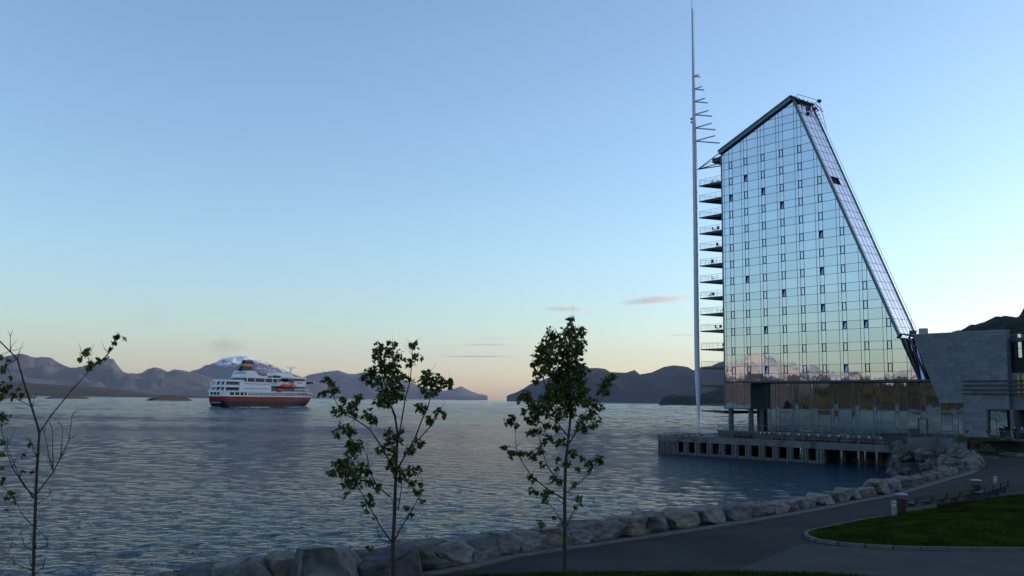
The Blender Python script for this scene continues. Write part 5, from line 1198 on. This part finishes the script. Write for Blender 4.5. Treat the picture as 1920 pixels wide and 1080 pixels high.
# ------------------------------------------------------------------ young trees
LEAF = [(0, 0), (.16, .12), (.48, .02), (.34, .28), (.52, .48), (.24, .50), (.22, .74), (0, 1.0), (-.22, .74), (-.24, .50), (-.52, .48), (-.34, .28), (-.48, .02), (-.16, .12)]
def young_tree(label, depth, org, sc, trunk, branches, clusters, base_px, leaf=.13, w0=.055, dens=1.0, seed=1, spread=.5):
    r_ = random.Random(seed); kpx = depth / FPX
    def W(p, dz=0.): return atd(org[0] + p[0] / sc, org[1] + p[1] / sc, depth + dz)
    b0 = W(trunk[0]); gx, gy = b0.x, b0.y; gz = near_z(gx, gy)
    rt = thing('young_maple_tree', (gx, gy, gz), label, 'tree', 'young trees on the near verge')
    tp = [W(p) for p in trunk]; full = [Vector((gx, gy, gz - .1))] + tp; n = len(full)
    MB().tube(full, [w0 * (1.15 - .95 * (i / (n - 1))) + .004 for i in range(n)], 8).build('trunk', M['bark'], rt, smooth=True)
    ends = []
    skel = [(p, 0.) for p in trunk]
    for br in branches:
        off = r_.uniform(-1, 1); j = len(br); pts = []; base = min(skel, key=lambda q: math.hypot(q[0][0] - br[0][0], q[0][1] - br[0][1]))[1]
        L = 0
        for i, p in enumerate(br):
            if i: L += math.hypot(p[0] - br[i - 1][0], p[1] - br[i - 1][1])
            dz = base + off * L / sc * kpx * .7; pts.append(W(p, dz)); skel.append((p, dz))
        r0 = w0 * .36 * min(1, .35 + L / 450.)
        MB().tube(pts, [r0 * (1 - .75 * i / (j - 1)) + .003 for i in range(j)], 6).build('branch', M['bark'], rt, smooth=True)
    V = []; F = []; tw = MB()
    for (p_, dz_) in skel[len(trunk):]:
        for _ in range(2):
            a_ = W(p_, dz_); d_ = Vector((r_.gauss(0, .5), r_.gauss(0, .5), abs(r_.gauss(.5, .4)))); L_ = w0 * r_.uniform(3, 9)
            tw.tube([a_, a_ + d_ * L_ * .5 + Vector((0, 0, .02)), a_ + d_ * L_ + Vector((r_.gauss(0, .04), 0, .06))], [.006, .004, .002], 4)
    for cx, cy, cr in clusters:
        nb = min(skel, key=lambda q: math.hypot(q[0][0] - cx, q[0][1] - cy)); cdz = nb[1]
        R_ = cr / sc * kpx; C0 = W((cx, cy), cdz); nl = max(5, int(dens * 9 * (R_ / leaf) ** 2 + 5))
        a = W(nb[0], nb[1]); tw.tube([a, (a + C0) / 2 + Vector((0, 0, .02)), C0], [.006, .005, .003], 4)
        for _ in range(nl):
            d = Vector([r_.gauss(0, 1) for _ in range(3)]).normalized() * (r_.random() ** .45) * R_; d.y *= 1.0; c = C0 + d
            size = leaf * r_.uniform(.45, 1.25)
            # leaf hangs: tip points down and outwards
            ax = (Vector((d.x, d.y, 0)) * 1.2 + Vector((r_.gauss(0, .35), r_.gauss(0, .35), -.45 + r_.gauss(0, .35)))); ax = ax.normalized() if ax.length > .01 else Vector((0, 0, -1))
            nrm = (Vector((r_.gauss(0, .7), r_.gauss(0, .7), 1)) - ax * 0); nrm = (nrm - ax * nrm.dot(ax)); nrm = nrm.normalized() if nrm.length > .01 else ax.orthogonal().normalized(); bx = ax.cross(nrm)
            o = len(V); fold = r_.uniform(.05, .3)
            for (u, v) in LEAF: V.append(c + bx * u * size + ax * v * size - nrm * abs(u) * fold * size)
            F += [tuple([o] + [o + i for i in range(1, 8)]), tuple([o] + [o + i for i in range(7, 14)])]
            if r_.random() < .25: tw.tube([C0, c], [.003, .002], 3)
    mb = MB(); mb.v = [tuple(v) for v in V]; mb.f = F; o = mb.build('foliage', M['leaf'], rt); o['kind'] = 'stuff'
    o = tw.build('twigs', M['bark'], rt); o['kind'] = 'stuff'
    return rt
T1 = dict(trunk=[(400, 1080), (397, 1010), (398, 940), (403, 850), (408, 700), (412, 600), (418, 480), (405, 400), (385, 350), (370, 280)],
 branches=[[(395, 940), (345, 870), (300, 790), (260, 720), (215, 640)], [(400, 950), (340, 920), (330, 880)], [(385, 745), (330, 700), (300, 640), (290, 580), (270, 530)], [(408, 640), (340, 520), (300, 460), (240, 420), (180, 390), (150, 330), (135, 280)], [(240, 420), (230, 370)], [(412, 640), (450, 570), (490, 500), (520, 420), (545, 370), (560, 300), (540, 240)], [(490, 520), (555, 450), (575, 420), (595, 385)], [(418, 520), (435, 420), (450, 330), (470, 260), (480, 150), (480, 110)], [(410, 420), (395, 380), (370, 300), (350, 220), (340, 130)], [(395, 300), (398, 200), (395, 100)], [(400, 940), (430, 880), (480, 800), (510, 740), (520, 680)], [(420, 800), (435, 700), (430, 640)], [(215, 640), (190, 600)], [(560, 300), (600, 285), (640, 272)], [(300, 790), (285, 770)]],
 clusters=[(395, 95, 20), (340, 115, 26), (330, 150, 28), (375, 130, 28), (420, 150, 24), (485, 105, 24), (500, 150, 22), (470, 180, 24), (380, 185, 40), (340, 210, 36), (300, 235, 34), (276, 250, 16), (400, 230, 40), (440, 240, 30), (478, 250, 16), (335, 260, 28), (370, 290, 38), (415, 290, 30), (350, 330, 34), (390, 330, 32), (435, 320, 18), (310, 220, 28), (375, 350, 22), (540, 225, 25), (530, 260, 26), (560, 250, 26), (590, 245, 22), (625, 262, 22), (645, 275, 10), (560, 300, 30), (590, 285, 16), (522, 290, 16), (505, 365, 22), (530, 380, 16), (555, 420, 22), (590, 385, 24), (615, 395, 10), (130, 255, 26), (145, 295, 26), (105, 310, 20), (160, 290, 10), (190, 335, 18), (185, 375, 25), (220, 365, 24), (250, 330, 24), (150, 385, 16), (230, 390, 16), (290, 390, 24), (310, 410, 16), (318, 430, 12), (190, 460, 30), (162, 480, 20), (225, 470, 26), (215, 520, 26), (245, 520, 26), (230, 550, 30), (200, 590, 32), (160, 605, 25), (140, 640, 18), (190, 640, 34), (230, 650, 34), (260, 620, 30), (220, 690, 30), (205, 730, 14), (260, 680, 24), (295, 640, 20), (300, 680, 16), (330, 545, 12), (380, 470, 24), (400, 500, 26), (375, 520, 22), (360, 540, 20), (400, 550, 26), (430, 500, 16), (440, 470, 12), (470, 545, 22), (500, 515, 24), (520, 515, 10), (390, 590, 16), (385, 620, 16), (420, 640, 30), (440, 665, 20), (470, 635, 26), (505, 630, 18), (480, 680, 20), (500, 720, 18), (520, 760, 14), (515, 690, 10), (280, 770, 16), (300, 740, 14), (310, 770, 12), (290, 800, 9), (400, 770, 7), (470, 820, 15), (455, 790, 10), (330, 700, 16), (300, 960, 12), (320, 830, 6)])
young_tree('young maple with an open loose crown nearest the ship', 25.5, (560, 600), 2.25, base_px=1080, leaf=.135, w0=.060, dens=1.8, seed=3, **T1)
T2 = dict(trunk=[(328, 1080), (329, 1000), (330, 900), (330, 780), (333, 640), (345, 540), (355, 430), (350, 340), (340, 250), (350, 150)],
 branches=[[(325, 780), (260, 740), (200, 690), (160, 630), (140, 580), (138, 500)], [(325, 800), (300, 780), (250, 765)], [(320, 730), (260, 650), (240, 580), (225, 530)], [(340, 755), (390, 715), (430, 670), (450, 630)], [(335, 890), (365, 830), (385, 780)], [(350, 560), (390, 490), (430, 440), (480, 380), (500, 320)], [(345, 540), (300, 480), (230, 440), (180, 380)], [(325, 880), (290, 820), (250, 790)], [(335, 640), (360, 600), (400, 620)], [(348, 330), (300, 260), (275, 150)], [(350, 250), (385, 170), (360, 90)], [(345, 440), (260, 360), (225, 240)]],
 clusters=[(355, 75, 16), (350, 95, 9), (365, 120, 30), (390, 130, 25), (340, 130, 25), (275, 130, 25), (268, 165, 32), (308, 160, 32), (355, 165, 40), (395, 170, 22), (240, 190, 24), (260, 205, 40), (310, 210, 44), (358, 215, 46), (388, 200, 26), (232, 240, 32), (212, 255, 18), (268, 260, 44), (320, 270, 48), (368, 270, 40), (230, 290, 26), (218, 320, 16), (290, 310, 36), (338, 330, 44), (388, 310, 30), (405, 280, 16), (275, 350, 26), (310, 370, 40), (358, 370, 40), (398, 360, 26), (245, 390, 26), (290, 400, 40), (340, 410, 36), (388, 400, 26), (180, 370, 20), (165, 390, 20), (200, 400, 22), (220, 430, 32), (260, 430, 36), (200, 460, 26), (170, 440, 12), (310, 450, 32), (358, 440, 26), (215, 470, 22), (515, 300, 20), (492, 320, 22), (480, 345, 22), (500, 365, 15), (460, 360, 10), (430, 400, 26), (458, 420, 22), (430, 450, 26), (400, 470, 24), (440, 490, 18), (470, 470, 12), (410, 510, 15), (380, 500, 15), (200, 520, 18), (215, 518, 15), (240, 510, 16), (260, 490, 20), (300, 500, 18), (270, 540, 16), (250, 550, 15), (300, 560, 16), (330, 560, 15), (360, 600, 20), (340, 640, 12), (300, 620, 16), (210, 610, 20), (235, 590, 16), (190, 600, 12), (240, 640, 12), (300, 660, 10), (290, 700, 18), (310, 710, 12), (380, 660, 10), (400, 620, 10), (430, 640, 20), (460, 620, 20), (475, 630, 9), (425, 665, 12), (365, 720, 10), (125, 465, 20), (110, 480, 15), (145, 490, 12), (95, 580, 15), (120, 600, 18), (145, 600, 15), (160, 600, 10), (195, 690, 15), (210, 700, 10), (200, 740, 12), (215, 750, 9), (255, 750, 16), (250, 785, 12), (280, 750, 10), (385, 770, 15), (390, 790, 9), (375, 810, 10), (240, 880, 15), (225, 865, 7), (290, 850, 7), (255, 770, 12)])
young_tree('young maple with the dense dark crown in the middle of the photo', 28.5, (900, 560), 2.077, base_px=1080, leaf=.135, w0=.062, dens=2.2, seed=5, **T2)
T3 = dict(trunk=[(135, 1080), (138, 950), (145, 760), (150, 640), (160, 500), (130, 400), (95, 290), (70, 200), (0, 130), (-60, 60)],
 branches=[[(160, 500), (200, 440), (280, 340), (370, 240), (440, 180), (480, 110)], [(145, 750), (215, 660), (245, 600), (280, 530), (292, 430)], [(215, 650), (200, 600), (180, 500)], [(245, 610), (255, 480)], [(215, 640), (212, 480)], [(145, 760), (100, 720), (50, 640), (20, 550), (0, 450)], [(135, 880), (90, 830), (60, 770)], [(135, 765), (80, 680), (30, 560)], [(150, 970), (190, 960), (190, 930), (150, 890)], [(135, 1060), (60, 1030), (30, 990)], [(130, 395), (80, 370), (20, 340)], [(42, 170), (42, 110)], [(150, 790), (200, 755)], [(145, 1070), (175, 1045), (180, 1020)], [(135, 980), (100, 960), (85, 910)], [(150, 600), (130, 540)], [(370, 240), (355, 190), (330, 180)], [(20, 340), (-60, 300)], [(70, 200), (20, 230), (-40, 260)], [(60, 770), (0, 700)]],
 clusters=[(480, 105, 13), (500, 115, 8), (465, 130, 10), (450, 155, 8), (430, 190, 10), (400, 205, 14), (365, 220, 12), (355, 235, 8), (340, 175, 15), (325, 190, 10), (355, 170, 12), (375, 215, 8), (15, 240, 20), (10, 190, 10), (40, 205, 14), (20, 310, 25), (45, 270, 10), (40, 310, 12), (10, 345, 20), (55, 345, 18), (75, 320, 8), (5, 420, 12), (30, 430, 18), (10, 460, 14), (5, 540, 10), (10, 580, 12), (5, 640, 10), (20, 680, 8), (45, 740, 18), (30, 760, 10), (95, 590, 6), (95, 655, 8), (130, 655, 6), (10, 700, 8), (90, 340, 8), (60, 780, 6), (30, 810, 6), (120, 540, 6), (-30, 250, 20), (-40, 320, 22), (-30, 400, 20), (-30, 560, 18)])
young_tree('nearly bare forked sapling at the left edge of the photo', 15.5, (0, 580), 2.16, base_px=1080, leaf=.08, w0=.024, dens=1.0, seed=9, **T3)

# ------------------------------------------------------------------ haze, smoke, clouds
def vol_mat(name, colr, dens, aniso=0.):
    m = bpy.data.materials.new(name); m.use_nodes = True; n = m.node_tree.nodes; l = m.node_tree.links; n.remove(n['Principled BSDF'])
    v = n.new('ShaderNodeVolumePrincipled'); v.inputs['Color'].default_value = (*colr, 1); v.inputs['Density'].default_value = dens; v.inputs['Anisotropy'].default_value = aniso
    l.new(v.outputs[0], n['Material Output'].inputs['Volume']); return m, v
HX0, HX1, HY0, HY1, HZ0, HZ1 = -22000, 12000, -9000, 30000, -4, 1500
hz, _v = vol_mat('haze_air', (.50, .70, 1.0), 1.5e-5)
o = MB().box(((HX0 + HX1) / 2, (HY0 + HY1) / 2, (HZ0 + HZ1) / 2), HX1 - HX0, HY1 - HY0, HZ1 - HZ0).build('haze', hz); o['kind'] = 'stuff'; tag(o, 'thin bluish haze lying over the whole fjord', 'haze')

# lenticular clouds, thin banks over the far hills, lit from below by the low sun
def cloud(x0, x1, y, thick, dist, dens, label, seed, tiltpx=0., cat='cloud'):
    a = ray(x0, y + tiltpx / 2); b = ray(x1, y - tiltpx / 2); A = CP + a * dist; B = CP + b * dist; c = (A + B) / 2; L = (B - A).length; t = (B - A).normalized(); th = thick / FPX * dist
    m = bpy.data.materials.new('cloud_vapour'); m.use_nodes = True; n = m.node_tree.nodes; l = m.node_tree.links; n.remove(n['Principled BSDF'])
    v = n.new('ShaderNodeVolumePrincipled'); v.inputs['Color'].default_value = (1, 1, 1, 1); v.inputs['Anisotropy'].default_value = .15
    tc = n.new('ShaderNodeTexCoord'); ln = n.new('ShaderNodeVectorMath'); ln.operation = 'LENGTH'; l.new(tc.outputs['Object'], ln.inputs[0])
    fr = n.new('ShaderNodeMapRange'); fr.inputs['From Min'].default_value = 1.0; fr.inputs['From Max'].default_value = .15; l.new(ln.outputs['Value'], fr.inputs['Value'])
    mp = n.new('ShaderNodeMapping'); mp.inputs['Scale'].default_value = (2.6, 1.5, .7); mp.inputs['Location'].default_value = (seed * 3.7, 0, 0); l.new(tc.outputs['Object'], mp.inputs[0])
    t1 = n.new('ShaderNodeTexNoise'); t1.inputs['Scale'].default_value = 1.2; t1.inputs['Detail'].default_value = 4; l.new(mp.outputs[0], t1.inputs['Vector'])
    ad = n.new('ShaderNodeMath'); ad.operation = 'ADD'; l.new(fr.outputs[0], ad.inputs[0]); l.new(t1.outputs[0], ad.inputs[1])
    r = n.new('ShaderNodeMapRange'); r.inputs['From Min'].default_value = .62; r.inputs['From Max'].default_value = 1.25; r.inputs['To Max'].default_value = dens; l.new(ad.outputs[0], r.inputs['Value']); l.new(r.outputs[0], v.inputs['Density'])
    l.new(v.outputs[0], n['Material Output'].inputs['Volume'])
    bm = bmesh.new(); bmesh.ops.create_icosphere(bm, subdivisions=3, radius=1); me = bpy.data.meshes.new('cloud'); bm.to_mesh(me); bm.free(); me.materials.append(m)
    o = bpy.data.objects.new('cloud', me); col.objects.link(o); o.location = c
    o.rotation_euler = (0, -math.asin(max(-1, min(1, t.z))), math.atan2(t.y, t.x)); o.scale = (L / 2, L * .16, th / 2)
    return tag(o, label, cat, 'small clouds low in the sky')
cloud(1000, 1124, 578, 17, 34000, .0018, 'lens shaped cloud with peach underside above the right maple', 1)
cloud(1140, 1322, 562, 21, 34000, .0016, 'long peach tinted cloud just left of the mast', 2, 16)
cloud(880, 985, 634, 7, 36000, .0018, 'thin grey cloud streak between the maples, upper of two', 3)
cloud(850, 995, 646, 8, 36000, .00185, 'thin grey cloud streak between the maples, lower of two', 4)
cloud(795, 1010, 668, 6, 38000, .002, 'faintest long streak low over the gap in the mountains', 5)
cloud(1240, 1330, 628, 6, 36000, .0018, 'faint peach wisp beside the mast low in the sky', 6)
cloud(395, 480, 671, 15, 33000, .003, 'small cloud cap on the snow mountain left of the ship funnel', 7)
cloud(650, 700, 661, 5, 36000, .002, 'tiny wisp left of the taller maple crown', 8)
# exhaust smoke drifting from the funnel
def smoke(cx, cy, w, h, dens, seed, dist=640):
    c = atd(cx, cy, dist); sm = bpy.data.materials.new('smoke'); sm.use_nodes = True; n = sm.node_tree.nodes; l = sm.node_tree.links; n.remove(n['Principled BSDF'])
    v = n.new('ShaderNodeVolumePrincipled'); v.inputs['Color'].default_value = (.35, .30, .27, 1)
    tc = n.new('ShaderNodeTexCoord'); ln = n.new('ShaderNodeVectorMath'); ln.operation = 'LENGTH'; l.new(tc.outputs['Object'], ln.inputs[0])
    fr = n.new('ShaderNodeMapRange'); fr.inputs['From Min'].default_value = 1.0; fr.inputs['From Max'].default_value = .1; l.new(ln.outputs['Value'], fr.inputs['Value'])
    t1 = n.new('ShaderNodeTexNoise'); t1.inputs['Scale'].default_value = 1.8; t1.inputs['Detail'].default_value = 4; mp = n.new('ShaderNodeMapping'); mp.inputs['Location'].default_value = (seed, seed, 0); l.new(tc.outputs['Object'], mp.inputs[0]); l.new(mp.outputs[0], t1.inputs['Vector'])
    ad = n.new('ShaderNodeMath'); ad.operation = 'ADD'; l.new(fr.outputs[0], ad.inputs[0]); l.new(t1.outputs[0], ad.inputs[1])
    r = n.new('ShaderNodeMapRange'); r.inputs['From Min'].default_value = .7; r.inputs['From Max'].default_value = 1.4; r.inputs['To Max'].default_value = dens; l.new(ad.outputs[0], r.inputs['Value']); l.new(r.outputs[0], v.inputs['Density'])
    l.new(v.outputs[0], n['Material Output'].inputs['Volume'])
    bm = bmesh.new(); bmesh.ops.create_icosphere(bm, subdivisions=3, radius=1); me = bpy.data.meshes.new('smoke'); bm.to_mesh(me); bm.free(); me.materials.append(sm)
    o = bpy.data.objects.new('smoke', me); col.objects.link(o); o.location = c; o.scale = (w / 2 / FPX * dist, w / 3 / FPX * dist, h / 2 / FPX * dist); o['kind'] = 'stuff'; tag(o, 'faint brown exhaust smoke drifting away from the ship funnel', 'smoke')
smoke(425, 648, 110, 48, .014, 1.3); smoke(285, 596, 90, 66, .005, 4.7)
